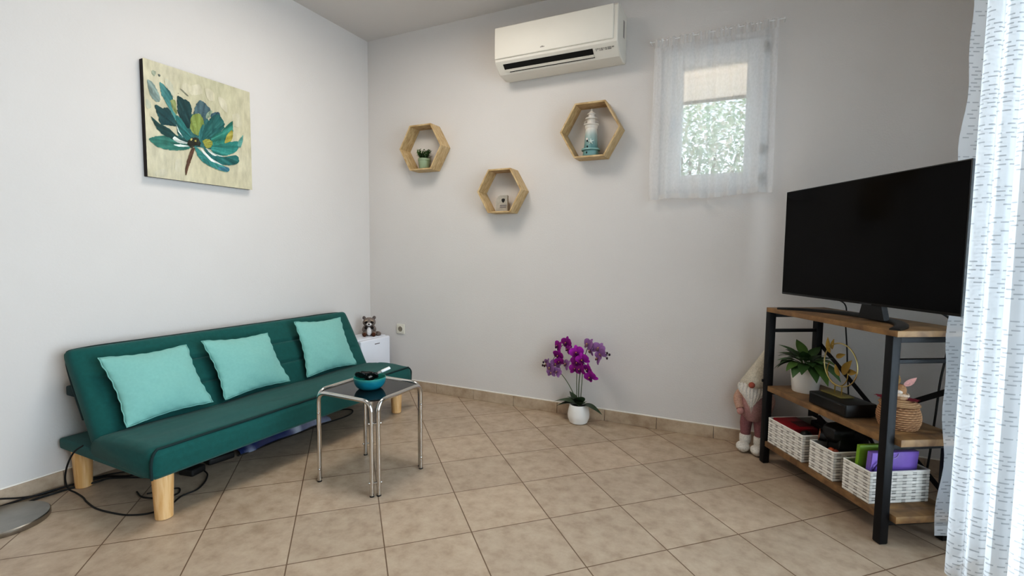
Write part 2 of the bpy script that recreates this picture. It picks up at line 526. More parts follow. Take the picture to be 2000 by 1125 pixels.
rnd = random.Random(3)
bush = thing('garden_bush', (-.35, 4.3, -.03), 'pale green leafy bush outside the small window', 'bush')
b = MB()
cl = [lin('#d2dec6'), lin('#b9ccae'), lin('#e4e9d8'), lin('#e6dacb'), lin('#a9bea2')]
for i in range(5200):
    p = Vector((rnd.gauss(-.33, .36), 4.25 + rnd.gauss(0, .2), rnd.gauss(1.95, .42)))
    if p.y < 3.6 or p.z < .2: continue
    d = Vector((rnd.uniform(-1, 1), rnd.uniform(-1, 1), rnd.uniform(-.8, .6)))
    leafshape(b, p, d, Vector((rnd.uniform(-.5, .5), rnd.uniform(-.5, .5), 1)), rnd.uniform(.035, .065), rnd.uniform(.018, .032), cl[i % 5], n=3)
m_bush = M('bush_leaf', '#ffffff', rough=.6, var=.1, scale=10, attr=True)
fo = b.build('foliage', m_bush, bush, recalc=False)
b = MB()
for i in range(9):
    x = -.35 + rnd.uniform(-.35, .35)
    b.tube(spline([(-.35 + .05 * i - .2, 4.3, -.03), (x, 4.3 + rnd.uniform(-.1, .1), .9), (x + rnd.uniform(-.3, .3), 4.3, 1.9)], 5), [.02] * 6 + [.012] * 5, 6)
b.build('stem', M('bush_stem', '#8a7660', rough=.9), bush)

# ------------------------------------------------------------------ curtains
# small voile on the window, hung from a stretched wire
def voile():
    t = thing('window_curtain', (-.235, YW - .045, 2.36), 'short white voile curtain gathered on a wire over the small window', 'curtain')
    W, H = .648, .918
    rr = random.Random(11)
    ph = [rr.uniform(0, 6.28) for _ in range(6)]
    def fold(u, v):
        f = .010 * math.sin(u * 2 * PI * 8 + ph[0] + 1.2 * math.sin(u * 9)) + .008 * math.sin(u * 2 * PI * 13.5 + ph[1]) * (1 - v) + .008 * math.sin(u * 2 * PI * 4.3 + ph[2]) * v
        return f * (.6 + .5 * v)
    def P(u, v):
        spread = 1 + .015 * v + .03 * math.exp(-((v - .75) / .3) ** 2) * (1 if u < .3 else .2)
        x = -.2365 + (u - .5) * W * spread
        z = 2.352 + .006 * (u - .5) - v * H + .006 * math.sin(u * 9) * v + (0.014 * v * (u - .4))
        return Vector((x, YW - .045 + fold(u, v), z))
    b = MB(); b.grid(P, 130, 40, uv=lambda u, v: (u * 1.2, v * .92)); b.build('panel', m_voile, t, recalc=False)
    b = MB(); b.grid(lambda u, v: P(u, 0) + Vector((0, -.004 + .004 * math.sin(u * 190), .018 - .05 * v + .004 * math.sin(u * 120) * (1 - v))), 260, 4, uv=lambda u, v: (u * 1.2, v * .05)); b.build('gathered_heading', m_voile_hem, t, recalc=False)
    b = MB(); b.grid(lambda u, v: P(u, .972 + .03 * v) + Vector((0, -.002, 0)), 130, 2, uv=lambda u, v: (u, v)); b.build('hem', m_voile_hem, t, recalc=False)
    b = MB(); b.tube([(-.585, YW - .045, 2.357), (.115, YW - .045, 2.364)], .0022, 6)
    for x, z in ((-.585, 2.357), (.115, 2.364)):
        b.tube([(x, YW - .047, z), (x, YW, z)], .004, 8); b.ell((x, YW - .048, z), (.006, .006, .006))
    b.build('curtain_wire', m_pvc, t)
voile()

# long sheer at the sliding door: one cloth hung in folds from a ceiling track
def long_sheer():
    t = thing('door_curtain', (.72, 1.4, 0), 'long white sheer curtain with woven dashes in front of the sliding door', 'curtain')
    # plan of the cloth (x, y), from its far free edge beside the stand towards the camera
    plan = [(.658, 2.262), (.69, 2.278), (.73, 2.292), (.77, 2.298), (.80, 2.275), (.79, 2.235), (.745, 2.195), (.70, 2.155), (.668, 2.115), (.642, 2.09), (.645, 2.065), (.668, 2.058), (.680, 2.068), (.684, 2.045), (.670, 2.022), (.669, 2.000), (.690, 1.992), (.712, 2.000), (.714, 1.978), (.692, 1.955), (.688, 1.93), (.712, 1.922), (.745, 1.93), (.748, 1.90), (.715, 1.875), (.71, 1.85),
            (.74, 1.81), (.77, 1.70), (.72, 1.62), (.70, 1.53), (.755, 1.45), (.77, 1.36), (.72, 1.27), (.70, 1.17), (.755, 1.08), (.77, .98), (.72, .88), (.70, .77), (.755, .67), (.77, .56), (.72, .45), (.70, .33), (.755, .2), (.77, .05), (.73, -.1), (.74, -.25)]
    path = spline([(x, y, 0) for x, y in plan], 9)
    S = [0.0]
    for i in range(1, len(path)): S.append(S[-1] + (path[i] - path[i - 1]).length)
    n = len(path) - 1
    def P(a, v):
        i = min(int(round(a * n)), n); p = path[i].copy()
        c = .73
        far = max(0.0, 1 - S[i] / .16)
        amp = 1.0
        k_ = min(1, max(0, (S[i] - .34) / .25))
        p.x = c + (p.x - c) * amp + .006 * math.sin(p.y * 7 + v * 3) * v * k_
        p.y += .02 * math.sin(v * 5 + p.y * 3) * k_; p.x += far * (.006 * math.sin(v * 23) + .005 * math.sin(v * 51) + .012 * v - .010)
        z = 2.72 - v * (2.69 - .035 * min(1, far * 3))
        return Vector((p.x, p.y, z))
    b = MB(); b.grid(P, n, 60, uv=lambda a, v: (S[min(int(round(a * n)), n)], v * 2.7)); b.build('panel', m_sheer, t, recalc=False)
    b = MB(); b.grid(lambda a, v: P(a, 1 - .014 * (1 - v)) + Vector((.0012, .0008, 0)), n, 2, uv=lambda a, v: (S[min(int(round(a * n)), n)], v * .04)); b.build('hem', m_hem, t, recalc=False)
    b = MB(); b.box((.69, -.3, 2.735), (.78, 2.6, ZC), .004); tr = b.build('curtain_track', m_pvc, t)
long_sheer()

# ------------------------------------------------------------------ sofa bed
def sofa():
    Y0, Y1 = 1.045, 2.69
    t = thing('sofa_bed', (-2.42, (Y0 + Y1) / 2, 0), 'teal green fabric sofa bed with round wooden legs against the wall under the flower painting', 'sofa')
    # base behind and under the seat
    b = MB(); b.box((-2.80, Y0 + .002, .186), (-2.13, Y1 - .002, .236), .012, 3); b.build('seat_base', m_green, t)
    # seat cushion: soft slab, rounded ends, slight crown and lengthwise seams
    def seat(u, v):
        # u around the cross-section, v along the sofa
        e = .032
        y = Y0 + (Y1 - Y0) * v
        k = min(v, 1 - v) * (Y1 - Y0)
        sh = 0.0 if k > e else e - math.sqrt(max(0, e * e - (e - k) ** 2))
        prof = [(-2.50, .20), (-2.30, .188), (-2.10, .186), (-2.075, .19), (-2.066, .20), (-2.064, .25), (-2.068, .285), (-2.078, .304), (-2.10, .312), (-2.2, .316), (-2.34, .312), (-2.44, .303), (-2.50, .29), (-2.53, .26), (-2.53, .22)]
        m = len(prof); f = u * m; i = int(f) % m; w = f - int(f)
        a, c = prof[i], prof[(i + 1) % m]
        x = a[0] * (1 - w) + c[0] * w; z = a[1] * (1 - w) + c[1] * w
        cx, cz = -2.30, .25
        n = Vector((x - cx, 0, (z - cz) * 3)).normalized()
        x -= n.x * sh * .6; z -= n.z * sh * .6
        if n.z > .3:
            for sx in (-2.24, -2.36):
                z -= .004 * math.exp(-((x - sx) / .006) ** 2)
            z += .004 * math.sin(v * 17) * math.sin(x * 20)
        return Vector((x, y, z))
    vs = 70
    b = MB()
    ring_n = 90
    b.grid(lambda u, v: seat(u, (1 - math.cos(v * PI)) / 2 * .16 + v * .84), ring_n, vs, closed_u=True)
    for v in (0, vs):
        idx = [v * ring_n + k for k in range(ring_n)]
        b.f.append(idx if v else idx[::-1])
    sc = b.build('seat_cushion', m_green, t, angle=60)
    # piping around the front face of the seat
    pts = [(-2.068, Y0 + .004, .196), (-2.068, Y0 + .004, .265), (-2.078, Y0 + .03, .306), (-2.079, Y0 + .08, .3075), (-2.079, 1.5, .3085), (-2.079, 2.2, .3085), (-2.079, Y1 - .08, .3075), (-2.080, Y1 - .03, .304), (-2.074, Y1 - .010, .28), (-2.074, Y1 - .008, .25), (-2.076, Y1 - .010, .205)]
    b = MB(); b.tube(spline(pts, 8), .0055, 8); b.build('piping', m_pipe, sc)
    # backrest: tilted slab
    p0, p1 = Vector((-2.455, 0, .275)), Vector((-2.675, 0, .662))
    L = (p1 - p0).length; up = (p1 - p0) / L; nr = Vector((up.z, 0, -up.x))
    TH = .085
    Yb0, Yb1 = Y0 + .005, Y1 + .005
    prof = []
    r = .028
    def arc(cx, cy, a0, a1, n=5): return [(cx + r * math.cos(a0 + (a1 - a0) * i / n), cy + r * math.sin(a0 + (a1 - a0) * i / n)) for i in range(n + 1)]
    # (h along the slab, d out of it): bottom front, up the front, over the top, down the back
    prof = arc(r, -r, PI, PI / 2) + [(L * i / 70, 0) for i in range(8, 64)] + arc(L - r, -r, PI / 2, 0) + arc(L - r, -TH + r, 0, -PI / 2) + [(L * i / 10, -TH) for i in range(8, 1, -1)] + arc(r, -TH + r, -PI / 2, -PI)
    ys = [0, .004, .012, .025, .045, .07] + [.07 + (Yb1 - Yb0 - .14) * i / 60 for i in range(1, 60)]
    W = Yb1 - Yb0
    ys += [W - y for y in (.07, .045, .025, .012, .004, 0)]
    b = MB(); n = len(prof)
    for j, y in enumerate(ys):
        k = min(y, W - y); e = .04
        sh = 0.0 if k > e else e - math.sqrt(max(0, e * e - (e - k) ** 2))
        for (h, d) in prof:
            hh = L / 2 + (h - L / 2) * (1 - sh / L * .5); dd = -TH / 2 + (d + TH / 2) * (1 - sh * 1.5 / TH)
            if d > -.004 and .03 < h < L - .03:
                pu = .010
                for sh_ in (L * .36, L * .66):
                    fade = min(1, max(0, (k - .06) / .05))
                    dd -= fade * .011 * math.exp(-((h - sh_) / .008) ** 2)
                dd += pu * min(1, k / .12) * math.sin(PI * h / L) + .003 * math.sin(y * 11 + h * 9)
            p = p0 + up * hh + nr * dd
            b.v.append(Vector((p.x, Yb0 + y, p.z))); b.c.append((1, 1, 1))
    for j in range(len(ys) - 1):
        for i in range(n):
            k = (i + 1) % n
            b.f.append([j * n + i, j * n + k, (j + 1) * n + k, (j + 1) * n + i])
    b.f.append(list(range(n))); b.f.append([(len(ys) - 1) * n + i for i in range(n)])
    bk = b.build('backrest', m_green, t, angle=60)
    q = lambda h, d, y: (p0 + up * h + nr * d) + Vector((0, y, 0))
    b = MB(); b.tube(spline([q(L * .3, -TH * .9, Yb0 + .012), q(L * .7, -TH * .9, Yb0 + .012), q(L - .018, -TH * .85, Yb0 + .022), q(L + .003, -TH * .6, Yb0 + .07), q(L + .004, -TH * .6, 1.5), q(L + .004, -TH * .6, 2.2), q(L + .003, -TH * .6, Yb1 - .07), q(L - .018, -TH * .85, Yb1 - .022), q(L * .7, -TH * .9, Yb1 - .012)], 8), .0105, 10)
    b.build('piping', m_pipe, bk)
    # hinge tab behind the near end
    b = MB(); b.box((-2.735, Y0 + .012, .44), (-2.66, Y0 + .035, .485), .008); b.build('hinge_tab', m_pipe, t)
    # legs
    for x, y, dx, dy in ((-2.125, 1.118, 0, 0), (-2.735, 1.105, 0, 0), (-2.14, 2.605, 0, 0), (-2.735, 2.61, 0, 0)):
        b = MB(); b.lathe([(.029, 0), (.032, .002), (.0395, .19)], (x, y, 0), 28); b.build('leg', m_beech, t)
sofa()

# ------------------------------------------------------------------ cushions
def cushion(label, BL, BR, TL, TR, thick, seed):
    BL, BR, TL, TR = [Vector(p) + Vector((.010, 0, .003)) for p in (BL, BR, TL, TR)]
    n = (BR - BL).cross(TL - BL).normalized()
    if n.x < 0: n = -n
    c = (BL + BR + TL + TR) / 4
    rr = random.Random(seed)
    off = Vector((rr.uniform(0, 9), rr.uniform(0, 9), rr.uniform(0, 9)))
    def S(side):
        def f(u, v):
            # edges drawn in, corners left pointed
            iu = u + (.5 - u) * .085 * math.sin(PI * v) ** 1.2 * abs(2 * u - 1) ** 3
            iv = v + (.5 - v) * .085 * math.sin(PI * u) ** 1.2 * abs(2 * v - 1) ** 3
            p = BL * (1 - iu) * (1 - iv) + BR * iu * (1 - iv) + TL * (1 - iu) * iv + TR * iu * iv
            k = max(0, math.sin(PI * u) * math.sin(PI * v)) ** .55
            wr = noise.noise(Vector((u * 3.2, v * 3.2, side)) + off) * .012 + noise.noise(Vector((u * 8, v * 8, side)) + off) * .0035
            edge = min(u, 1 - u, v, 1 - v)
            ew = .004 * math.sin((u + v) * 40 + seed) * math.exp(-edge * 25)
            return p + n * side * (thick * .5 * k + wr * k * (1 if side > 0 else .25)) + n * ew
        return f
    t = thing('cushion', c - Vector((0, 0, .17)), label, 'cushion', 'mint cushions on the sofa bed')
    b = MB(); b.grid(S(1), 40, 40); b.grid(S(-1), 40, 40)
    cov = b.build('cover', m_mint, t, angle=80, recalc=False)
    bm = bmesh.new(); bm.from_mesh(cov.data); bmesh.ops.remove_doubles(bm, verts=bm.verts, dist=.0012); bmesh.ops.recalc_face_normals(bm, faces=bm.faces); bm.to_mesh(cov.data); bm.free()
    # seam welt around the edge
    f = S(0.0); P = []
    for k in range(41): P.append(f(k / 40, 0))
    for k in range(1, 41): P.append(f(1, k / 40))
    for k in range(1, 41): P.append(f(1 - k / 40, 1))
    for k in range(1, 40): P.append(f(0, 1 - k / 40))
    b = MB(); b.tube(P, .0022, 6, closed=True); b.build('seam', m_mint, cov)
cushion('mint cushion nearest the bare end of the sofa bed, largest in view', (-2.425, 1.135, .318), (-2.435, 1.525, .325), (-2.575, 1.11, .615), (-2.575, 1.487, .612), .105, 1)
cushion('middle mint cushion on the sofa bed, between the two others', (-2.420, 1.578, .322), (-2.430, 1.985, .326), (-2.567, 1.558, .620), (-2.567, 1.945, .606), .105, 2)
cushion('mint cushion nearest the small white fridge, standing most upright', (-2.432, 2.110, .318), (-2.418, 2.515, .322), (-2.572, 2.142, .648), (-2.572, 2.522, .632), .10, 3)

# ------------------------------------------------------------------ chrome side table
def side_table():
    x0, x1, y0, y1, H, r = -1.828, -1.462, 1.634, 1.989, .434, .0098
    t = thing('side_table', ((x0 + x1) / 2, (y0 + y1) / 2, 0), 'small square side table with chrome tube legs and smoked glass top', 'table')
    g = .0215
    for A, B in (((x0 + g, y0), (x1 - g, y0)), ((x1, y0 + g), (x1, y1 - g)), ((x1 - g, y1), (x0 + g, y1)), ((x0, y1 - g), (x0, y0 + g))):
        b = MB()
        path = round_path([(A[0], A[1], .006), (A[0], A[1], H), (B[0], B[1], H), (B[0], B[1], .006)], .052, 9)
        b.tube(path, r, 14)
        f = b.build('tube_frame', m_chrome, t)
        for P in (A, B):
            b = MB(); b.tube([(P[0], P[1], 0), (P[0], P[1], .006)], r + .0004, 14); b.build('foot_cap', m_rubber, f)
    # bolts joining each pair of tubes
    for cx, cy, sx, sy in ((x0, y0, -1, -1), (x1, y0, 1, -1), (x1, y1, 1, 1), (x0, y1, -1, 1)):
        for z in (.062, .335):
            c = Vector((cx - sx * g / 2, cy - sy * g / 2, z)); d = Vector((sx, sy, 0)).normalized(); s = Vector((-sy * sx * sx, sx * sy * sy, 0)).normalized()
            b = MB()
            for q in (-1, 1):
                b.ell(c + s * q * .0255, (.0055, .0055, .0055), seg=10, rings=8)
            b.tube([c - s * .024, c + s * .024], .004, 8)
            b.build('bolt', m_chrome, t)
    # glass with cut corners, lying inside the tubes on small pads
    zt = .4275; c_ = .035; e = .0112
    X0, X1, Y0, Y1 = x0 + e, x1 - e, y0 + e, y1 - e
    poly = [(X0 + c_, Y0), (X1 - c_, Y0), (X1, Y0 + c_), (X1, Y1 - c_), (X1 - c_, Y1), (X0 + c_, Y1), (X0, Y1 - c_), (X0, Y0 + c_)]
    b = MB(); b.prism([(x, y, zt) for x, y in poly], (0, 0, .0065)); b.build('glass_top', m_smoke, t, flat=True)
    return zt + .0065
ZT = side_table()

# teal bowl and what lies in it
def bowl():
    c = Vector((-1.640, 1.800, ZT + .0006))
    prof = [(.0, .0), (.046, .0), (.051, .003), (.063, .014), (.0715, .030), (.0755, .048), (.0765, .064), (.0745, .065), (.0722, .058), (.068, .036), (.058, .020), (.044, .011), (.0, .008)]
    cb = lin('#0f7383'); ci = lin('#1c7f74'); cr_ = lin('#3a8f86')
    cs = [cb] * 6 + [cr_] * 2 + [ci] * 5
    b = MB(); b.lathe([(r_, z_ * .88) for r_, z_ in prof], c, 40, col=cs)
    o = b.build('bowl', m_vcs, None, loc=c); tag(o, 'teal glazed bowl on the smoked glass side table', 'bowl')
    # black folded sunglasses
    s = c + Vector((-.016, -.004, .062))
    t = thing('sunglasses', s, 'folded black sunglasses lying in the teal bowl', 'sunglasses')
    X = Matrix.Translation(s) @ rotm('Z', 20) @ rotm('X', 40)
    b = MB(X)
    for k in (-1, 1):
        b.tube([(k * .031 + .026 * math.cos(w) * (1 if abs(math.cos(w)) < .9 else .97), .0, .020 * math.sin(w)) for w in [2 * PI * i / 20 for i in range(20)]], .0035, 8, closed=True)
    b.tube([(-.007, 0, .006), (0, 0, .010), (.007, 0, .006)], .003, 8)
    b.build('frame', m_black, t)
    for k in (-1, 1):
        b = MB(X); b.lathe([(0, 0), (.024, .0), (.024, .002), (0, .0035)], (0, 0, 0), 20, X=Matrix.Translation((k * .031, .001, 0)) @ rotm('X', 90)); b.build('lens', m_smoke, t)
    for k in (-1, 1):
        b = MB(X); b.tube([(k * .057, .003, .006), (k * .052, .010, .007), (-k * .03, .014 + .004 * k, .004), (-k * .05, .013 + .004 * k, -.012)], .003, 6); b.build('temple', m_black, t)
    # crumpled black pouch beside them
    p = c + Vector((-.025, .026, .050))
    b = MB(); b.ell(p, (.032, .026, .022), seg=26, rings=18, fn=lambda q: q * (1 + .25 * noise.noise(q * 2.2 + Vector((5, 1, 2)))))
    tag(b.build('pouch', m_black, None, loc=p), 'small crumpled black pouch in the teal bowl', 'pouch')
    # remote control leaning over the rim
    a0 = Vector((-1.640, 1.806, ZT + .058)); a1 = Vector((-1.582, 1.880, ZT + .092))
    t = thing('remote_control', a0, 'slim grey and white remote control leaning over the bowl rim', 'remote control')
    d = (a1 - a0).normalized(); s_, n_ = frame_of(d)
    if n_.z < 0: n_ = -n_; s_ = -s_
    X = Matrix(((d.x, s_.x, n_.x, a0.x), (d.y, s_.y, n_.y, a0.y), (d.z, s_.z, n_.z, a0.z), (0, 0, 0, 1)))
    L = (a1 - a0).length
    b = MB(X); b.box((-.012, -.009, -.005), (L * .55, .009, .005), .003); b.build('grey_body', M('grey_plastic', '#8b8782', rough=.5), t)
    b = MB(X); b.box((L * .55, -.010, -.0055), (L, .010, .0055), .003); b.build('white_cap', m_white, t)
    b = MB(X)
    for i in range(4): b.lathe([(0, 0), (.0028, 0), (.0028, .0012), (0, .0016)], (0, 0, 0), 10, X=Matrix.Translation((.003 + i * .011, 0, .005)))
    b.build('button', m_black, t)
bowl()

# ------------------------------------------------------------------ small fridge with a plush raccoon
def fridge():
    xb, xf, y0, y1, H = -2.79, -2.55, 2.715, 3.035, .437
    t = thing('mini_fridge', ((xb + xf) / 2, (y0 + y1) / 2, 0), 'small white fridge in the room corner behind the sofa bed', 'fridge')
    b = MB(); b.box((xb, y0, .02), (xf - .042, y1, H), .008, 3); b.build('cabinet', m_fridge, t)
    b = MB(); b.box((xf - .038, y0 - .001, .055), (xf, y1 + .001, H - .004), .012, 4); dor = b.build('door', m_fridge, t)
    b = MB(); b.box((xf - .036, y0 + .02, .02), (xf - .012, y1 - .02, .05), .004); b.build('plinth', m_fridge, t)
    # dark printed name strip, too small to read
    b = MB(); y = y0 + .142
    for w in (.008, .006, .0065, .006, .007, .0035, .0065): b.box((xf, y, .3885), (xf + .0012, y + w, .3955), .0004, 1); y += w + .0018
    b.build('badge', M('badge_ink', '#4a3b3d', rough=.5), dor)
    b = MB(); b.box((xf, y0 + .16, .19), (xf + .01, y0 + .22, .20), .003); b.build('handle', m_fridge, dor)
    for x in (xb + .03, xf - .06):
        for y in (y0 + .03, y1 - .03):
            b = MB(); b.tube([(x, y, 0), (x, y, .022)], .012, 10); b.build('foot', m_black, t)
    return H
HF = fridge()

def raccoon():
    c = Vector((-2.665, 2.925, HF))
    t = thing('plush_raccoon', c, 'grey plush raccoon with white belly sitting on the small fridge', 'soft toy')
    R = Matrix.Translation(c) @ rotm('Z', 40)   # local -y looks at the viewer
    g, dk, wh, br = lin('#857a74'), lin('#2e2826'), lin('#e8e4e4'), lin('#5a3a2c')
    tan = lin('#b9a490')
    X = R
    def E(nm, p, r, col, rot=None, par=t, seg=18):
        b = MB(X); b.ell(p, r, X=rot, seg=seg, rings=12, col=col, fn=lambda q: q * (1 + .03 * noise.noise(q * 7))); return b.build(nm, m_plush, par)
    body = E('body', (0, 0, .042), (.044, .036, .046), g)
    E('belly', (0, -.024, .040), (.020, .018, .034), wh, par=body)
    head = E('head', (0, -.004, .108), (.049, .040, .038), g)
    E('muzzle', (0, -.036, .096), (.020, .018, .014), wh, par=head)
    E('nose', (0, -.053, .099), (.0075, .006, .0055), dk, par=head)
    for k in (-1, 1):
        E('eye_patch', (k * .020, -.034, .111), (.015, .010, .010), dk, rot=rotm('Y', k * 28), par=head)
        E('brow', (k * .021, -.033, .124), (.014, .008, .005), tan, rot=rotm('Y', k * 22), par=head)
        E('eye', (k * .017, -.043, .111), (.0042, .003, .0042), (.005, .005, .005), par=head)
        E('ear', (k * .037, .0, .141), (.013, .008, .016), lin('#6f6663'), rot=rotm('Y', k * 25), par=head)
        E('arm', (k * .038, -.018, .062), (.013, .015, .026), g, rot=rotm('Y', k * -20))
        E('paw', (k * .024, -.038, .070), (.011, .010, .012), dk)
        E('leg', (k * .036, -.022, .020), (.019, .026, .019), g)
        E('foot', (k * .034, -.044, .016), (.015, .013, .0165), br)
    b = MB(X); b.tube(spline([(.02, .03, .015), (.06, .03, .014), (.075, .0, .014), (.07, -.02, .014)], 6), [.012 + .004 * math.sin(i * .17) for i in range(19)], 12, col=g); b.build('tail', m_plush, t)
raccoon()

# wall socket
def socket():
    x, z = -2.501, .4795
    t = thing('wall_socket', (x, YW, z), 'white round-pin wall socket low beside the room corner', 'socket')
    b = MB(); b.box((x - .040, YW - .010, z - .040), (x + .040, YW, z + .040), .005, 3); b.build('cover_plate', M('socket_plastic', '#dcd8cc', rough=.4), t)
    b = MB(); b.lathe([(.0205, .0095), (.0225, .0128), (.026, .0128), (.0285, .009)], (x, YW, z), 28, X=rotm('X', 90))
    b.build('rim', M('socket_rim', '#e2ded2', rough=.4), t)
    b = MB(); b.lathe([(0, .0), (.021, .0), (.021, .0022), (0, .0022)], (x, YW - .0103, z), 24, X=rotm('X', 90)); b.build('well', M('socket_well', '#8f887b', rough=.6), t)
    for k in (-1, 1):
        b = MB(); b.lathe([(0, 0), (.0028, 0), (.0028, .001), (0, .001)], (x + k * .0095, YW - .0126, z), 10, X=rotm('X', 90)); b.build('pin_hole', m_black, t)
socket()

# ------------------------------------------------------------------ painting
PET = [
('d8d4c2', [(0.377, 0.867), (0.473, 0.92), (0.51, 0.849), (0.4, 0.799)]),
('d6d2c0', [(0.657, 0.859), (0.732, 0.841), (0.75, 0.727), (0.681, 0.768)]),
('d8d3bf', [(0.066, 0.055), (0.135, 0.083), (0.161, 0.033), (0.065, 0.016)]),
('cfcab4', [(0.304, 0.857), (0.366, 0.9), (0.401, 0.837), (0.339, 0.806)]),
('d2cdb8', [(0.531, 0.9), (0.61, 0.898), (0.621, 0.81), (0.554, 0.805)]),
('cdcab6', [(0.8, 0.726), (0.874, 0.745), (0.901, 0.642), (0.826, 0.611)]),
('d4cfbc', [(0.243, 0.186), (0.292, 0.194), (0.275, 0.08), (0.228, 0.098)]),
('a9b49c', [(0.069, 0.913), (0.1, 0.917), (0.093, 0.88), (0.071, 0.879)]),
('4a4f50', [(0.117, 0.9), (0.133, 0.901), (0.13, 0.886), (0.119, 0.887)]),
('8a8a78', [(0.301, 0.826), (0.327, 0.821), (0.377, 0.784), (0.357, 0.785)]),
('86a7a2', [(0.009, 0.66), (0.046, 0.641), (0.051, 0.59), (0.013, 0.584)]),
('b9c8bd', [(0.172, 0.882), (0.222, 0.868), (0.254, 0.794), (0.25, 0.733), (0.213, 0.776), (0.177, 0.825)]),
('8fa8a2', [(0.029, 0.82), (0.069, 0.815), (0.11, 0.752), (0.126, 0.675), (0.095, 0.658), (0.053, 0.689), (0.034, 0.753)]),
('2f7a7c', [(0.128, 0.833), (0.163, 0.82), (0.218, 0.766), (0.234, 0.71), (0.192, 0.669), (0.148, 0.716), (0.13, 0.781)]),
('8f9b5c', [(0.198, 0.688), (0.251, 0.709), (0.263, 0.616), (0.242, 0.538), (0.207, 0.619)]),
('27696a', [(0.258, 0.517), (0.318, 0.581), (0.393, 0.618), (0.483, 0.647), (0.573, 0.592), (0.679, 0.499), (0.762, 0.449), (0.73, 0.35), (0.591, 0.337), (0.498, 0.338), (0.383, 0.329), (0.297, 0.355), (0.264, 0.422)]),
('3f8f8f', [(0.159, 0.701), (0.204, 0.696), (0.253, 0.589), (0.262, 0.518), (0.212, 0.603)]),
('0e4d52', [(0.081, 0.627), (0.144, 0.615), (0.19, 0.627), (0.239, 0.549), (0.257, 0.487), (0.196, 0.479), (0.122, 0.471), (0.102, 0.539)]),
('0b4347', [(0.277, 0.755), (0.324, 0.747), (0.385, 0.727), (0.397, 0.65), (0.387, 0.548), (0.366, 0.478), (0.316, 0.531), (0.277, 0.595), (0.269, 0.678)]),
('4a6873', [(0.475, 0.773), (0.526, 0.759), (0.58, 0.709), (0.55, 0.631), (0.5, 0.594), (0.457, 0.653), (0.412, 0.616), (0.434, 0.709)]),
('9fb79a', [(0.536, 0.673), (0.59, 0.706), (0.575, 0.644), (0.527, 0.619)]),
('35596a', [(0.576, 0.67), (0.645, 0.71), (0.674, 0.688), (0.629, 0.644), (0.581, 0.632)]),
('7d8f3a', [(0.403, 0.614), (0.47, 0.643), (0.509, 0.577), (0.483, 0.463), (0.412, 0.447), (0.379, 0.503)]),
('1b6f70', [(0.459, 0.514), (0.506, 0.563), (0.516, 0.476), (0.5, 0.396), (0.461, 0.401)]),
('1b7a78', [(0.252, 0.583), (0.305, 0.553), (0.357, 0.466), (0.387, 0.386), (0.335, 0.385), (0.277, 0.449), (0.256, 0.517)]),
('2d7d70', [(0.022, 0.323), (0.089, 0.36), (0.181, 0.382), (0.261, 0.348), (0.371, 0.345), (0.369, 0.307), (0.282, 0.274), (0.176, 0.258), (0.086, 0.269), (0.043, 0.298)]),
('17504f', [(0.044, 0.519), (0.094, 0.479), (0.183, 0.452), (0.263, 0.397), (0.347, 0.378), (0.328, 0.351), (0.238, 0.355), (0.146, 0.378), (0.087, 0.43)]),
('dfe9e2', [(0.205, 0.409), (0.286, 0.368), (0.361, 0.353), (0.285, 0.338), (0.226, 0.353)]),
('cfe0da', [(0.255, 0.499), (0.288, 0.427), (0.311, 0.397), (0.271, 0.435)]),
('d9e6e0', [(0.201, 0.312), (0.297, 0.328), (0.364, 0.325), (0.284, 0.306)]),
('11605f', [(0.574, 0.631), (0.644, 0.687), (0.708, 0.631), (0.702, 0.563), (0.637, 0.49), (0.567, 0.423), (0.493, 0.389), (0.49, 0.471), (0.518, 0.541)]),
('1f8576', [(0.582, 0.465), (0.68, 0.538), (0.783, 0.648), (0.801, 0.632), (0.789, 0.482), (0.733, 0.424), (0.647, 0.384), (0.579, 0.389)]),
('a79a2e', [(0.722, 0.521), (0.788, 0.565), (0.787, 0.475), (0.711, 0.419), (0.703, 0.464)]),
('1d8a82', [(0.579, 0.373), (0.676, 0.406), (0.843, 0.469), (0.845, 0.385), (0.758, 0.321), (0.644, 0.291), (0.577, 0.318)]),
('186d6c', [(0.498, 0.338), (0.576, 0.295), (0.7, 0.288), (0.831, 0.325), (0.846, 0.251), (0.726, 0.212), (0.614, 0.223), (0.535, 0.275)]),
('2f8c88', [(0.414, 0.329), (0.458, 0.312), (0.52, 0.233), (0.64, 0.188), (0.739, 0.19), (0.73, 0.146), (0.625, 0.153), (0.506, 0.192), (0.437, 0.257)]),
('3b7a90', [(0.627, 0.186), (0.739, 0.188), (0.731, 0.149), (0.639, 0.159)]),
('eef2ec', [(0.469, 0.329), (0.561, 0.256), (0.672, 0.206), (0.627, 0.202), (0.521, 0.246)]),
('dfe8e0', [(0.518, 0.338), (0.59, 0.304), (0.679, 0.29), (0.582, 0.283)]),
('5aa39a', [(0.905, 0.54), (0.895, 0.449), (0.863, 0.413), (0.847, 0.446)]),
('9a9a30', [(0.494, 0.408), (0.567, 0.423), (0.581, 0.374), (0.522, 0.34)]),
('2b2a1c', [(0.357, 0.38), (0.411, 0.418), (0.461, 0.401), (0.462, 0.344), (0.421, 0.349), (0.382, 0.314), (0.346, 0.346)]),
('b7a94a', [(0.404, 0.389), (0.429, 0.401), (0.435, 0.377), (0.409, 0.368)]),
('c9b860', [(0.373, 0.395), (0.389, 0.404), (0.391, 0.387), (0.376, 0.381)]),
('6b4a38', [(0.379, 0.301), (0.412, 0.322), (0.385, 0.229), (0.348, 0.129), (0.323, 0.054), (0.319, 0.112), (0.347, 0.216)])]
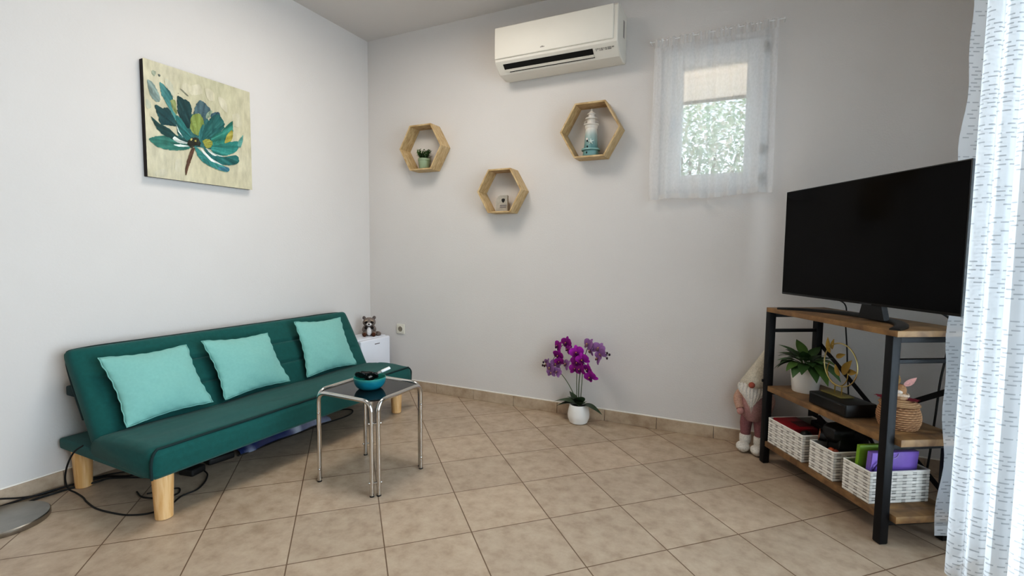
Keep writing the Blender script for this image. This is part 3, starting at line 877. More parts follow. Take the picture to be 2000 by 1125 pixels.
def painting():
    y0, y1, z0, z1 = 1.4553, 2.0392, 1.4700, 2.0586
    xf = -2.785
    t = thing('flower_picture', (XL, (y0 + y1) / 2, z0), 'square canvas painting of a teal flower on a pale sage ground', 'painting')
    b = MB(); b.box((XL + .001, y0 + .0015, z0 + .0015), (xf - .0006, y1 - .0015, z1 - .0015), .0015, 1); b.build('stretcher_edge', M('dark_canvas_edge', '#241815', rough=.7), t)
    A, B_, C = Vector(lin('#c4bda0')), Vector(lin('#b3b196')), Vector(lin('#cdc8b2'))
    def ground(u, v):
        k = noise.noise(Vector((u * 2.2, v * 2.0, 3))) * .5 + .5
        w = max(0, min(1, (v - .3) * 1.2)) * max(0, 1 - abs(u - .62) * 1.6)
        c = A.lerp(B_, w).lerp(C, max(0, min(1, k * 1.2 - .45)))
        return tuple(c)
    b = MB(); b.grid(lambda u, v: (xf + .0008 * noise.noise(Vector((u * 30, v * 30, 0))), y0 + u * (y1 - y0), z0 + v * (z1 - z0)), 60, 60, col=ground)
    cv = b.build('canvas', m_paint, t, recalc=False, angle=80)
    b = MB()
    O_ = Vector((.455, .355, 0))
    for i, (h, pts) in enumerate(PET):
        pl = spline([(u, v, 0) for u, v in pts], 8, closed=True)
        c = Vector((0, 0, 0))
        for p in pl: c += p
        c /= len(pl)
        base = Vector(lin(h)) * .86; g_ = base.x * .3 + base.y * .6 + base.z * .1; base = base.lerp(Vector((g_, g_, g_ * .9)), .14); soft = i < 7 or h == '86a7a2' or h == 'b9c8bd'
        if soft: base = base.lerp(A, .55)
        hi = base * 1.35 + Vector((.03, .045, .035)); lo = base * .5
        if soft: hi = base.lerp(C, .8); lo = base.lerp(A, .6)
        e = .0012 + i * .00007
        n = len(pl); vs, cs, fs = [], [], []
        rings = (1.0, .88, .74, .58, .42, .25)
        for kk in rings:
            for j, p in enumerate(pl):
                q = c + (p - c) * kk
                d = q - O_; th = math.atan2(d.y, d.x); rr = d.length
                # brush streaks run outwards from the flower's heart
                if soft: s = noise.noise(Vector((q.x * 30, q.y * 5, i)))
                else: s = .75 * noise.noise(Vector((th * 11 + i * 3, rr * 2.5, i))) + .45 * noise.noise(Vector((th * 30 + i * 5, rr * 4, 4)))
                jag = .010 * noise.noise(Vector((p.x * 60, p.y * 60, i))) if kk == 1.0 else 0
                qq = q + (q - c).normalized() * jag
                vs.append((xf + e + .0005 * (1 - kk), y0 + qq.x * (y1 - y0), z0 + qq.y * (z1 - z0)))
                col = base.lerp(hi if s > 0 else lo, min(.9, abs(s) * 1.9))
                if soft and kk == 1.0: col = Vector(ground(q.x, q.y))
                cs.append(tuple(col))
        vs.append((xf + e + .0006, y0 + c.x * (y1 - y0), z0 + c.y * (z1 - z0))); cs.append(tuple(base))
        R_ = len(rings)
        for r_ in range(R_ - 1):
            for j in range(n):
                k = (j + 1) % n
                fs.append([r_ * n + j, r_ * n + k, (r_ + 1) * n + k, (r_ + 1) * n + j])
        for j in range(n): fs.append([(R_ - 1) * n + j, (R_ - 1) * n + (j + 1) % n, R_ * n])
        b.add(vs, fs, cs)
    b.build('painted_flower', m_paint, t, angle=80, recalc=False)
painting()

# ------------------------------------------------------------------ air conditioner
def aircon():
    x0, x1 = -1.552, -.742
    yf = 2.895
    t = thing('air_conditioner', ((x0 + x1) / 2, YW, 2.25), 'white wall mounted air conditioner high on the back wall', 'air conditioner')
    # side profile (y, z): back top, front top, front face, chin, underside back to the wall
    prof = [(YW - .001, 2.552), (yf + .045, 2.556), (yf + .012, 2.552), (yf + .002, 2.54), (yf - .001, 2.36), (yf + .002, 2.335), (yf + .016, 2.318), (2.965, 2.272), (YW - .05, 2.262), (YW - .001, 2.272)]
    b = MB(); b.prism([(x0, y, z) for y, z in prof], (x1 - x0, 0, 0)); cs = b.build('casing', m_ac, t, angle=25)
    md = cs.modifiers.new('Bevel', 'BEVEL'); md.width = .007; md.segments = 3; md.limit_method = 'ANGLE'; md.angle_limit = math.radians(50)
    b = MB(); b.box((x0 + .004, yf - .010, 2.350), (x1 - .026, yf + .006, 2.546), .006, 3); pn = b.build('front_panel', M('ac_panel', '#e8e3d8', rough=.5, var=.01), t)
    # outlet on the chin: dark slot with the flap and a second thin gap
    d = Vector((0, 2.965 - (yf + .016), 2.272 - 2.318)); d.normalize(); nn = Vector((0, d.z, -d.y)).normalized()
    if nn.z > 0: nn = -nn
    o = Vector((0, yf + .016, 2.318))
    def slot(nm, xa, xb, s0, s1, mat, up=.0015, th=.006):
        b = MB()
        P = lambda x, s, h: Vector((x, 0, 0)) + o + d * s + nn * h
        q = [P(xa, s0, up), P(xb, s0, up), P(xb, s1, up), P(xa, s1, up)]
        b.prism(q, -nn * th); return b.build(nm, mat, t, flat=True)
    m_slot = M('vent_shadow', '#070605', rough=.8)
    slot('air_outlet', x0 + .055, x1 - .155, -.002, .034, m_slot)
    slot('flap', x0 + .06, x1 - .155, .034, .050, m_ac, up=.005)
    slot('lower_gap', x0 + .085, x1 - .152, .052, .057, m_slot)
    m_mark = M('grey_print', '#8d8781', rough=.5)
    # small badge on the panel and printed symbols under the chin
    b = MB(); zx = -1.226
    for i, (dx, w, h) in enumerate(((0, .006, .006), (.008, .010, .009), (.020, .007, .006))): b.box((zx + dx, yf - .0112, 2.372), (zx + dx + w, yf - .0098, 2.372 + h), .0004, 1)
    b.build('badge', m_mark, pn)
    b = MB(); x = x1 - .138
    for i, w in enumerate((.006, .009, .005, .012, .006, .010, .022, .014)):
        for s0 in (.002, .011):
            if i % 3 == 1 and s0 > .01: continue
            P = lambda xx, s, h: Vector((xx, 0, 0)) + o + d * s + nn * h
            b.prism([P(x, s0, .0012), P(x + w, s0, .0012), P(x + w, s0 + .006, .0012), P(x, s0 + .006, .0012)], nn * .0004)
        x += w + .004
    b.build('printed_symbols', m_mark, t)
    b = MB(); b.box((x1 - .0005, 3.02, 2.40), (x1 + .0015, 3.045, 2.50), .0005, 1); b.build('side_grip', m_mark, t)
aircon()

# ------------------------------------------------------------------ hexagon shelves and what they hold
def hexshelf(cx, cz, R, label):
    t = thing('hexagon_shelf', (cx, YW, cz), label, 'shelf', 'hexagon wall shelves')
    th = .011; D = .12; k = th / math.cos(PI / 6)
    for i in range(6):
        a0, a1 = i * PI / 3, (i + 1) * PI / 3
        P = [(cx + R * math.cos(a0), YW - D, cz + R * math.sin(a0)), (cx + R * math.cos(a1), YW - D, cz + R * math.sin(a1)),
             (cx + (R - k) * math.cos(a1), YW - D, cz + (R - k) * math.sin(a1)), (cx + (R - k) * math.cos(a0), YW - D, cz + (R - k) * math.sin(a0))]
        b = MB(); b.prism(P, (0, D - .001, 0))
        o = b.build('panel', m_pine, t, flat=True)
        md = o.modifiers.new('Bevel', 'BEVEL'); md.width = .0012; md.segments = 2
    return cz - R * math.sin(PI / 3) + th + .0005
z1 = hexshelf(-2.221, 1.868, .190, 'wooden hexagon shelf holding the small potted herb')
z2 = hexshelf(-1.562, 1.521, .172, 'wooden hexagon shelf holding the grey plaque, lowest of the three')
z3 = hexshelf(-.932, 1.869, .195, 'wooden hexagon shelf holding the lighthouse')

def herb():
    c = Vector((-2.222, 3.045, z1))
    t = thing('potted_herb', c, 'tiny green plant in a sage green pot in the hexagon shelf nearest the corner', 'plant')
    b = MB(); b.lathe([(0, 0), (.036, 0), (.038, .003), (.044, .060), (.0465, .062), (.0465, .078), (.043, .078), (.041, .066), (0, .064)], c, 28); b.build('pot', M('sage_pot', '#8e9f83', rough=.6), t)
    b = MB(); rr = random.Random(5)
    for i in range(46):
        w = rr.uniform(0, 2 * PI); l = rr.uniform(.45, 1)
        d = Vector((math.cos(w) * l * .75, math.sin(w) * l * .45, 1.0)).normalized()
        base = c + Vector((math.cos(w) * .02 * l, math.sin(w) * .02 * l, .066)); h = rr.uniform(.05, .085)
        b.tube([base, base + d * h], .0012, 5, col=lin('#3c5a2c'))
        for j in range(7):
            q = base + d * h * (.3 + .1 * j); e = Vector((rr.uniform(-1, 1), rr.uniform(-1, 1), rr.uniform(.1, 1)))
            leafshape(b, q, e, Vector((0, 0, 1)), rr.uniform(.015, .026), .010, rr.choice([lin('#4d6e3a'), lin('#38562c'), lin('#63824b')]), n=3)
    b.build('foliage', m_leaf, t, recalc=False)
herb()

def lighthouse():
    c = Vector((-.936, 3.045, z3))
    t = thing('lighthouse_figurine', c, 'white lighthouse figurine fading to turquoise at its base', 'figurine')
    tq, wt, md_ = lin('#6f9797'), lin('#ddd7ce'), lin('#a9b8b5')
    dk = lin('#507d82')
    b = MB(); b.lathe([(0, 0), (.050, 0), (.052, .004), (.049, .036), (.058, .038), (.061, .042), (.060, .050), (.050, .052)], c, 32, col=[dk, dk, tq, tq, tq, lin('#8fb0ae'), tq, tq]); bs = b.build('base', m_vcs, t)
    prof, cs = [], []
    for i in range(15):
        k = i / 14; prof.append((.045 - .009 * k, .050 + .135 * k))
        a = Vector(lin('#5b8a8b')).lerp(Vector(md_), min(1, k * 1.3)) if k < .7 else Vector(md_).lerp(Vector(wt), (k - .7) / .3); cs.append(tuple(a))
    b = MB(); b.lathe(prof, c, 32, col=cs, fn=lambda r, z, w: r * (1 + .012 * noise.noise(Vector((w * 3, z * 90, 0))))); tw = b.build('tower', m_vcs, t)
    b = MB(); b.lathe([(.036, .185), (.040, .190), (.041, .205), (.048, .208), (.048, .214), (.030, .215)], c, 32, col=wt); b.build('gallery', m_vcs, t)
    b = MB()
    for zz in (.232,):
        b.tube([c + Vector((.044 * math.cos(w), .044 * math.sin(w), zz)) for w in [2 * PI * i / 28 for i in range(28)]], .0015, 6, closed=True, col=wt)
    for i in range(14):
        w = 2 * PI * i / 14; p = c + Vector((.044 * math.cos(w), .044 * math.sin(w), .213)); b.tube([p, p + Vector((0, 0, .019))], .0012, 5, col=wt)
    b.build('railing', m_vcs, t)
    b = MB(); b.lathe([(.026, .214), (.025, .248), (.038, .250), (.039, .256), (.024, .257)], c, 28, col=wt); b.build('watch_room', m_vcs, t)
    b = MB(); b.lathe([(.020, .257), (.020, .280), (.024, .281)], c, 24, col=wt); b.build('lantern', m_vcs, t)
    b = MB(); b.lathe([(.027, .280), (.027, .284), (.018, .292), (.009, .301), (.006, .306), (.0075, .311), (.004, .317), (0, .322)], c, 24, col=wt); b.build('cap', m_vcs, t)
    # starfish and shells on the tower, small dark windows
    b = MB()
    q = c + Vector((.012, -.044, .092))
    for i in range(5):
        w = PI / 2 + i * 2 * PI / 5
        b.tube([q, q + Vector((.020 * math.cos(w), .002, .020 * math.sin(w)))], [.005, .002], 6, col=lin('#cfdcd6'))
    b.ell(q + Vector((-.026, .002, .018)), (.007, .004, .009), col=wt)
    b.build('starfish', m_vcs, tw)
    for x, z in ((-.010, .060), (-.012, .020), (-.011, .098)):
        b = MB(); b.ell(c + Vector((x, -.0445 if z > .05 else -.050, z)), (.005, .004, .007), seg=12, rings=8); b.build('window_hole', m_black, tw)
    t.scale = (.98, .98, .93)
lighthouse()

def plaque():
    c = Vector((-1.572, 3.060, z2))
    t = thing('plaque', c, 'small grey stone plaque with a dark emblem and two printed lines', 'plaque')
    W, H, D = .090, .113, .018
    pts = [(-W / 2, 0), (W / 2, 0), (W / 2, H)] + [(-W / 2 + .035 * (1 - math.sin(a)), H - .028 * (1 - math.cos(a))) for a in [PI / 2 * k / 6 for k in range(6, -1, -1)]][::1]
    pts = [(-W / 2, 0), (W / 2, 0), (W / 2, H - .004), (W / 2 - .004, H), (-W / 2 + .035, H), (-W / 2 + .018, H - .008), (-W / 2 + .006, H - .022), (-W / 2, H - .04)]
    b = MB(); b.prism([c + Vector((x, -D / 2, z)) for x, z in pts], (0, D, 0)); st_ = b.build('slab', M('grey_stone', '#aca69c', rough=.7, var=.12, scale=40), t, flat=True)
    m_ink = M('dark_ink', '#1c1a18', rough=.6); m_ink2 = M('grey_ink', '#6d6870', rough=.6)
    sh = [(-.012, .088), (0, .091), (.013, .088), (.013, .078), (.008, .068), (.0, .061), (-.008, .067), (-.013, .078)]
    b = MB(); b.prism([c + Vector((.013 + x, -D / 2 - .0012, z)) for x, z in sh], (0, .0012, 0)); b.build('emblem', m_ink, st_, flat=True)
    b = MB(); rr = random.Random(2)
    for z in (.040, .028):
        x = -.012
        while x < .034:
            w = rr.choice((.003, .004, .005)); b.box(c + Vector((x, -D / 2 - .0008, z)), c + Vector((x + w, -D / 2, z + .006)), 0); x += w + .0012
    b.build('printed_lines', m_ink2, st_, flat=True)
plaque()

# ------------------------------------------------------------------ orchid on the floor
def orchid():
    c = Vector((-.965, 2.995, 0))
    t = thing('potted_orchid', c, 'magenta and lilac orchid in a white pot on the floor by the back wall', 'orchid')
    b = MB(); b.lathe([(0, 0), (.050, 0), (.058, .004), (.070, .035), (.0715, .055), (.066, .09), (.059, .118), (.057, .122), (.054, .120), (.056, .112), (.058, .10), (0, .10)], c, 36); b.build('pot', m_ceramic, t)
    b = MB(); b.lathe([(0, .108), (.03, .109), (.056, .104)], c, 24); b.build('soil', m_soil, t)
    lg = lin('#2c3f26'); lg2 = lin('#3c5233')
    vd = Vector((-.3, -.95, 0)).normalized(); rt = Vector((.95, -.3, 0)).normalized(); Z = Vector((0, 0, 1))
    for (dx, dy, up, L, W, dr, cc) in ((-1, .1, .38, .165, .085, .85, lg2), (-.85, .4, .25, .125, .075, .8, lg), (-.3, .5, .9, .09, .07, .6, lg), (.5, .4, .7, .10, .075, .7, lg2), (1, .1, .65, .135, .062, 1.3, lg), (.2, .2, .8, .10, .07, .8, lg2), (-.6, -.3, .7, .12, .045, .6, lg), (.1, .45, .9, .08, .06, .6, lg)):
        d = rt * dx + vd * dy + Z * up
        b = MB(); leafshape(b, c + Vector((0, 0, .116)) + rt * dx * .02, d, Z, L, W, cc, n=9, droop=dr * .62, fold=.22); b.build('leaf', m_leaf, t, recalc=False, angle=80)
    def at(px, pz, dep=0): # position right of the pot axis / height / towards the viewer
        return c + rt * px + Z * pz + vd * dep
    def stem(pts, r=.0028, col='#4a5a38'):
        b = MB(); P = spline(pts, 8); b.tube(P, [r * (1 - .4 * i / len(P)) for i in range(len(P))], 8, col=lin(col)); b.build('stem', m_leaf, t)
    stem([at(-.012, .105), at(-.02, .25), at(-.025, .38), at(-.06, .49, .02), at(-.115, .50, .02), at(-.16, .44, .03), at(-.20, .37, .04)])
    stem([at(.0, .105), at(-.002, .25), at(.01, .36), at(.03, .42, .02), at(.06, .40, .03), at(.10, .34, .04)], .0034)
    stem([at(.012, .105), at(.02, .25), at(.035, .42), at(.07, .52, -.01), at(.13, .52, -.01), at(.18, .48, 0), at(.215, .475)])
    stem([at(.0, .105), at(-.04, .19, .01), at(-.085, .27, .03), at(-.14, .32, .04), at(-.20, .34, .05), at(-.265, .345, .05)])
    mg, mg2, li, li2 = lin('#8c1787'), lin('#6d0f66'), lin('#8f6799'), lin('#75507c')
    def blossom(p, n, roll, s, kind):
        a, bb = (mg, mg2) if kind == 0 else ((li, li2) if kind == 1 else (lin('#a325a4'), lin('#7d1479')))
        n = n.normalized(); ax, ay = frame_of(n)
        X = Matrix(((ax.x, ay.x, n.x, p.x), (ax.y, ay.y, n.y, p.y), (ax.z, ay.z, n.z, p.z), (0, 0, 0, 1))) @ rotm('Z', roll)
        b = MB(X); k0 = len(b.v)
        def petal(ang, L, W, cup, col, col2):
            R = rotm('Z', ang); m = 7
            vs, fs, cs = [], [], []
            for i in range(m + 1):
                q = i / m; w = W * .5 * (math.sin(PI * min(1, q * .93 + .03)) ** .55)
                for j in range(5):
                    s_ = (j - 2) / 2
                    v = Vector((w * s_, L * q, cup * q * q * L - .18 * abs(s_) * w + .05 * w * math.sin(9 * q + 3 * s_)))
                    vs.append(R @ v); cs.append(tuple(Vector(col2).lerp(Vector(col), min(1, q * 1.3))))
            for i in range(m):
                for j in range(4): fs.append([i * 5 + j, i * 5 + j + 1, (i + 1) * 5 + j + 1, (i + 1) * 5 + j])
            b.add(vs, fs, cs)
        for g in (0, 128, 232): petal(g, .034 * s, .021 * s, -.25, a, bb)
        for g in (68, -68): petal(g, .035 * s, .038 * s, .12, a, bb)
        b.ell((0, -.004 * s, .007 * s), (.006 * s, .010 * s, .008 * s), seg=10, rings=8, col=lin('#4b0a48') if kind != 1 else lin('#7a5a63'))
        b.ell((0, .002 * s, .010 * s), (.003 * s, .004 * s, .004 * s), seg=8, rings=6, col=lin('#c9a04a'))
        b.build('blossom', m_petal, t, recalc=False, angle=80)
    rr = random.Random(8)
    # (right, height, towards viewer, scale, kind): 0 deep magenta, 1 lilac backs, 2 bright magenta
    for px, pz, dp, s, k in ((-.158, .482, .03, 1.05, 0), (-.145, .425, .04, 1.0, 0), (-.135, .385, .04, .85, 0), (-.085, .515, .03, 1.1, 0), (-.068, .475, .04, .8, 0),
                             (-.228, .355, .05, 1.0, 1), (-.195, .335, .06, 1.0, 1), (-.165, .365, .04, .95, 1), (-.185, .305, .06, .85, 1), (-.145, .315, .05, .9, 1), (-.085, .372, .03, .95, 1),
                             (.005, .465, .04, 1.25, 2), (.015, .405, .05, 1.15, 0), (.058, .43, .05, 1.15, 2), (.052, .365, .06, 1.05, 0), (.0, .36, .05, 1.0, 0), (.10, .375, .05, 1.0, 2), (.122, .330, .05, 1.2, 2),
                             (.062, .52, .0, 1.15, 1), (.09, .485, .01, .9, 1), (.140, .505, .0, 1.15, 1), (.165, .475, .01, 1.0, 1), (.150, .445, .02, .9, 1)):
        n = vd + rt * rr.uniform(-.45, .45) + Z * rr.uniform(-.35, .3)
        if k == 1: n = n + Z * .25 + rt * rr.uniform(-.5, .5)
        blossom(at(px, pz, dp), n, rr.uniform(-35, 35), s * 1.16, k)
    for px, pz in ((-.262, .362), (-.268, .340), (-.252, .338), (.205, .487), (.222, .480), (.205, .455)):
        b = MB(); q = at(px, pz, .05 if px < 0 else .0); b.ell(q, (.0065, .0065, .0085), seg=10, rings=8, col=lin('#3a2233')); e = at(px * .88, pz + .012, .05 if px < 0 else 0); b.tube([q, e], .0014, 6, col=lin('#5a4a40')); b.build('bud', m_petal, t)
orchid()

# ------------------------------------------------------------------ TV stand: set corner-wise; local axes u along its front, d into its depth
FLc = Vector((0.096, 2.861, 0)); UX = Vector((0.527, -0.850, 0)).normalized(); VX = Vector((-UX.y, UX.x, 0))
TS_ = Matrix(((UX.x, VX.x, 0, FLc.x), (UX.y, VX.y, 0, FLc.y), (0, 0, 1, 0), (0, 0, 0, 1)))
def S(u, d, z): return TS_ @ Vector((u, d, z))
DEP = .30
def tv_stand():
    t = thing('tv_stand', S(.37, .15, 0), 'three tier television stand of oak boards on a black metal frame', 'stand')
    UL0, UL1, UR0, UR1 = -.016, .018, .711, .745
    for u0, u1 in ((UL0, UL1), (UR0, UR1)):
        for d0 in (0, DEP - .034):
            b = MB(TS_); b.box((u0, d0, .003), (u1, d0 + .034, .806), .002, 2); lg = b.build('leg', m_blackmetal, t)
            b = MB(TS_); b.box((u0 + .002, d0 + .002, 0), (u1 - .002, d0 + .032, .004), .001, 1); b.build('foot_pad', m_rubber, lg)
    for u0, u1 in ((UL0 + .006, UL1 - .006), (UR0 + .006, UR1 - .006)):
        b = MB(TS_); b.box((u0 - .004, .034, .780), (u1 + .004, DEP - .034, .806), .002); b.build('side_rail', m_blackmetal, t)
        b = MB(TS_); b.box((u0, .034, .700), (u1, DEP - .034, .716), .002); b.build('side_bar', m_blackmetal, t)
        for z in (.37, .073):
            b = MB(TS_); b.box((u0 - .002, .034, z), (u1 + .002, DEP - .034, z + .021), .002); b.build('side_rail', m_blackmetal, t)
    b = MB(TS_); b.box((.0, -.010, .8065), (.772, DEP + .012, .8295), .0015, 2); b.build('top_board', m_oak, t)
    for z0 in (.3915, .0945):
        b = MB(TS_); b.box((UL1 + .0015, .003, z0), (UR0 - .0015, DEP + .006, z0 + .0275), .0015, 2)
        b.box((UR0 - .003, .037, z0), (.770, DEP - .036, z0 + .0275), .0015, 2)
        b.build('shelf_board', m_oak, t)
    # flat crossed braces at the back
    for A, B in (((-.0, DEP - .006, .64), (.73, DEP - .006, .16)), ((-.0, DEP - .0015, .16), (.73, DEP - .0015, .60))):
        A, B = Vector(A), Vector(B); d = (B - A).normalized(); w = Vector((-d.z, 0, d.x)) * .011
        b = MB(TS_); b.prism([A - w, B - w, B + w, A + w], (0, .0035, 0)); b.build('brace', m_blackmetal, t, flat=True)
    b = MB(TS_); b.box((UL0 - .004, -.006, .43), (UL0 + .004, .0, .445), .002); b.build('bolt', m_black, t)
tv_stand()
ZTOP, ZMID, ZLOW = .8297, .4192, .1222

def tv():
    u0, u1, d, z0, z1 = -.043, .895, .1, .897, 1.430
    t = thing('television', S(.43, .15, ZTOP), 'large black flat screen television on top of the stand', 'television')
    b = MB(TS_); b.box((u0, d, z0), (u1, d + .012, z1), .003, 2); b.build('panel_case', m_black, t)
    b = MB(TS_); b.box((u0 + .004, d - .0012, z0 + .010), (u1 - .004, d + .004, z1 - .004), .0008, 1); b.build('screen', M('dark_screen', '#020203', rough=.12, spec=.12, var=.02), t)
    b = MB(TS_); b.box((u0 + .12, d + .012, z0 + .04), (u1 - .12, d + .045, z1 - .16), .012, 3); b.build('back_housing', m_black, t)
    b = MB(TS_)
    q = [(.445, .838), (.575, .838), (.555, .905), (.462, .905)]
    b.prism([(u, d + .018, z) for u, z in q], (0, .026, 0)); b.build('neck', m_black, t)
    arc = spline([(.078, -.004, 0), (.16, .095, 0), (.28, .165, 0), (.44, .185, 0), (.59, .155, 0), (.69, .085, 0), (.757, -.008, 0)], 10)
    b = MB(TS_); n = len(arc); vs, fs = [], []
    for i, p in enumerate(arc):
        tn = (arc[min(i + 1, n - 1)] - arc[max(i - 1, 0)]).normalized(); nr = Vector((-tn.y, tn.x, 0))
        w = .017 + .010 * math.sin(PI * i / (n - 1)); h = .008 + .007 * math.sin(PI * i / (n - 1))
        for s, z in ((-1, 0.0005), (-1, h * .6), (-.6, h), (.6, h), (1, h * .6), (1, .0005)):
            vs.append((p.x + nr.x * w * s, p.y + nr.y * w * s, ZTOP + z))
    for i in range(n - 1):
        for k in range(6):
            l = (k + 1) % 6; fs.append([i * 6 + k, i * 6 + l, (i + 1) * 6 + l, (i + 1) * 6 + k])
    fs += [[5, 4, 3, 2, 1, 0], [(n - 1) * 6 + k for k in range(6)]]
    b.add(vs, fs); b.build('curved_foot', m_black, t)
    b = MB(TS_); b.box((.47, d - .002, z0 + .001), (.53, d, z0 + .006), 0); b.build('badge', M('badge_grey', '#3a3b3d', rough=.4), t)
tv()

def stand_cable(label, pts, r=.0032):
    b = MB(); P = spline(pts, 8); b.tube(P, r, 8)
    tag(b.build('cable', m_rubber, None, loc=P[0]), label, 'cable', None)
stand_cable('thin black cable hanging behind the stand beside the pothos pot'.replace('pothos pot', 'potted plant'), [S(.12, .128, .93), S(.12, .20, .90), S(.115, .33, .86), S(.125, .335, .75), S(.15, .33, .62), S(.16, .332, .50), S(.2, .335, .25), S(.3, .33, .02)])
stand_cable('black cable hanging behind the television near the stand corner post', [S(.62, .15, .94), S(.64, .25, .90), S(.66, .335, .84), S(.645, .335, .72), S(.63, .332, .60), S(.62, .332, .45), S(.60, .33, .2), S(.55, .33, .01)], .004)
stand_cable('looped black cable behind the wicker rabbit basket', [S(.66, .336, .012), S(.655, .345, .25), S(.665, .345, .42), S(.69, .34, .50), S(.72, .345, .52), S(.745, .345, .49), S(.752, .342, .3), S(.74, .34, .012)], .006)

# ------------------------------------------------------------------ on the middle shelf
def plant():
    c = S(.130, .130, ZMID)
    t = thing('potted_plant', c, 'broad-leaved green plant in a white pot on the middle shelf of the stand', 'plant')
    b = MB(); b.lathe([(0, 0), (.056, 0), (.059, .004), (.070, .122), (.071, .126), (.067, .127), (.065, .115), (0, .112)], c, 36); b.build('pot', m_ceramic, t)
    b = MB(); b.lathe([(0, .117), (.064, .113)], c, 24); b.build('soil', m_soil, t)
    rr = random.Random(21); b = MB(); b2 = MB()
    cols = [lin('#39562c'), lin('#2d4a25'), lin('#46663a'), lin('#4f6a33')]
    fr = -VX
    L_ = [(-1, .3, .45, 1.0), (-1, .1, .95, .95), (-.6, .5, 1.1, 1.0), (-.5, -.1, 1.3, 1.0), (-.6, 1, .2, .7), (-.7, 1, -.05, .9), (-.35, 1, .5, .8), (.25, 1, .2, .85), (.5, 1, -.05, .9), (.8, .5, .5, .95), (1, .3, .75, 1), (.9, -.1, .6, 1.05), (.6, .0, .9, .9), (.2, .3, 1.1, .7), (1.2, -.2, .1, 1.2), (1.1, .2, -.1, 1.2), (-.2, -.6, 1, .9), (.3, -.8, .7, .8), (.0, .8, .8, .7), (-.95, .4, .65, 1), (.7, .8, .2, .9), (-1.1, .2, .15, 1.0), (-.1, .2, 1.2, .6), (-.85, .5, -.05, .9), (.9, .4, -.1, 1.0), (-.25, .7, .7, .85), (.35, .6, .65, .9), (-1.1, -.1, .55, 1.05), (.75, .2, .35, 1.0)]
    for i, (a, f, up, l) in enumerate(L_):
        d = (UX * a + fr * f * .85 + Vector((0, 0, up * .8))).normalized()
        base = c + Vector((0, 0, .115)) + UX * a * .02 + fr * f * .015
        sl = .055 * l
        mid = base + (d + Vector((0, 0, .9))).normalized() * sl
        b2.tube(spline([base, base + Vector((0, 0, sl * .5)) + d * sl * .2, mid], 4), .0018, 6, col=lin('#587040'))
        dd = (d + Vector((0, 0, -.12))).normalized()
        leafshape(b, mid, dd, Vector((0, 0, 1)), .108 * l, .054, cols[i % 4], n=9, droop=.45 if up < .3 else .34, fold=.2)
    b.build('foliage', m_leaf, t, recalc=False, angle=80); b2.build('stem', m_leaf, t)
plant()

def decoder():
    t = thing('decoder_box', S(.42, .09, ZMID), 'flat black decoder box on the middle shelf carrying the gold ornament', 'decoder')
    b = MB(TS_); b.box((.312, .012, ZMID + .004), (.534, .152, ZMID + .058), .004, 2); bd = b.build('case', m_black, t)
    b = MB(TS_); b.box((.318, .0105, ZMID + .014), (.528, .0125, ZMID + .050), .001, 1); b.build('front_panel', M('black_gloss', '#060607', rough=.15, var=.02), t)
    for u in (.33, .515):
        for d in (.03, .135):
            b = MB(TS_); b.tube([(u, d, ZMID), (u, d, ZMID + .005)], .008, 10); b.build('foot', m_rubber, t)
    return ZMID + .0583
ZB = decoder()

def ornament():
    t = thing('ring_ornament', S(.385, .10, ZB), 'gold ring ornament with metal leaves standing on the black decoder box', 'ornament')
    b = MB(TS_); b.box((.325, .058, ZB), (.450, .120, ZB + .007), .002, 2); b.build('base', M('brushed_brass', '#8f8450', rough=.5, metal=.6, var=.08), t)
    for u in (.372, .412):
        b = MB(TS_); b.tube([(u, .09, ZB + .005), (u, .09, ZB + .050 if u > .4 else ZB + .046)], .0026, 8); b.build('post', m_gold, t)
    cu, cz, R = .395, ZB + .138, .096
    ringp = lambda r, cu_, cz_, a0=0, a1=2 * PI, n=64: [(cu_ + r * math.cos(a0 + (a1 - a0) * i / n), .09, cz_ + r * math.sin(a0 + (a1 - a0) * i / n)) for i in range(n)]
    b = MB(TS_); b.tube(ringp(R, cu, cz), .003, 8, closed=True); b.build('outer_ring', M('pale_gold', '#d0bf8c', rough=.3, metal=1), t)
    b = MB(TS_); b.tube(ringp(.060, cu - .015, cz - .038, PI * .8, PI * 2.25), .0022, 8); b.build('inner_arc', m_gold, t)
    for (u, z, du, dz, L, W) in ((.335, cz + .040, -.35, 1, .075, .03), (.345, cz + .06, .1, 1, .05, .022), (.415, cz - .04, .5, .9, .085, .040), (.40, cz - .05, -.6, .8, .06, .028), (.44, cz - .02, 1, .15, .05, .026), (.37, cz + .03, .9, .4, .055, .022)):
        b = MB(TS_); leafshape(b, Vector((u, .088, z)), Vector((du, -.05, dz)), Vector((.0, -1, 0.01)), L, W, lin('#9c8240'), n=8, droop=.1, fold=.3)
        b.build('metal_leaf', M('aged_gold', '#a08543', rough=.4, metal=.8, var=.15), t, recalc=False, angle=80)
ornament()

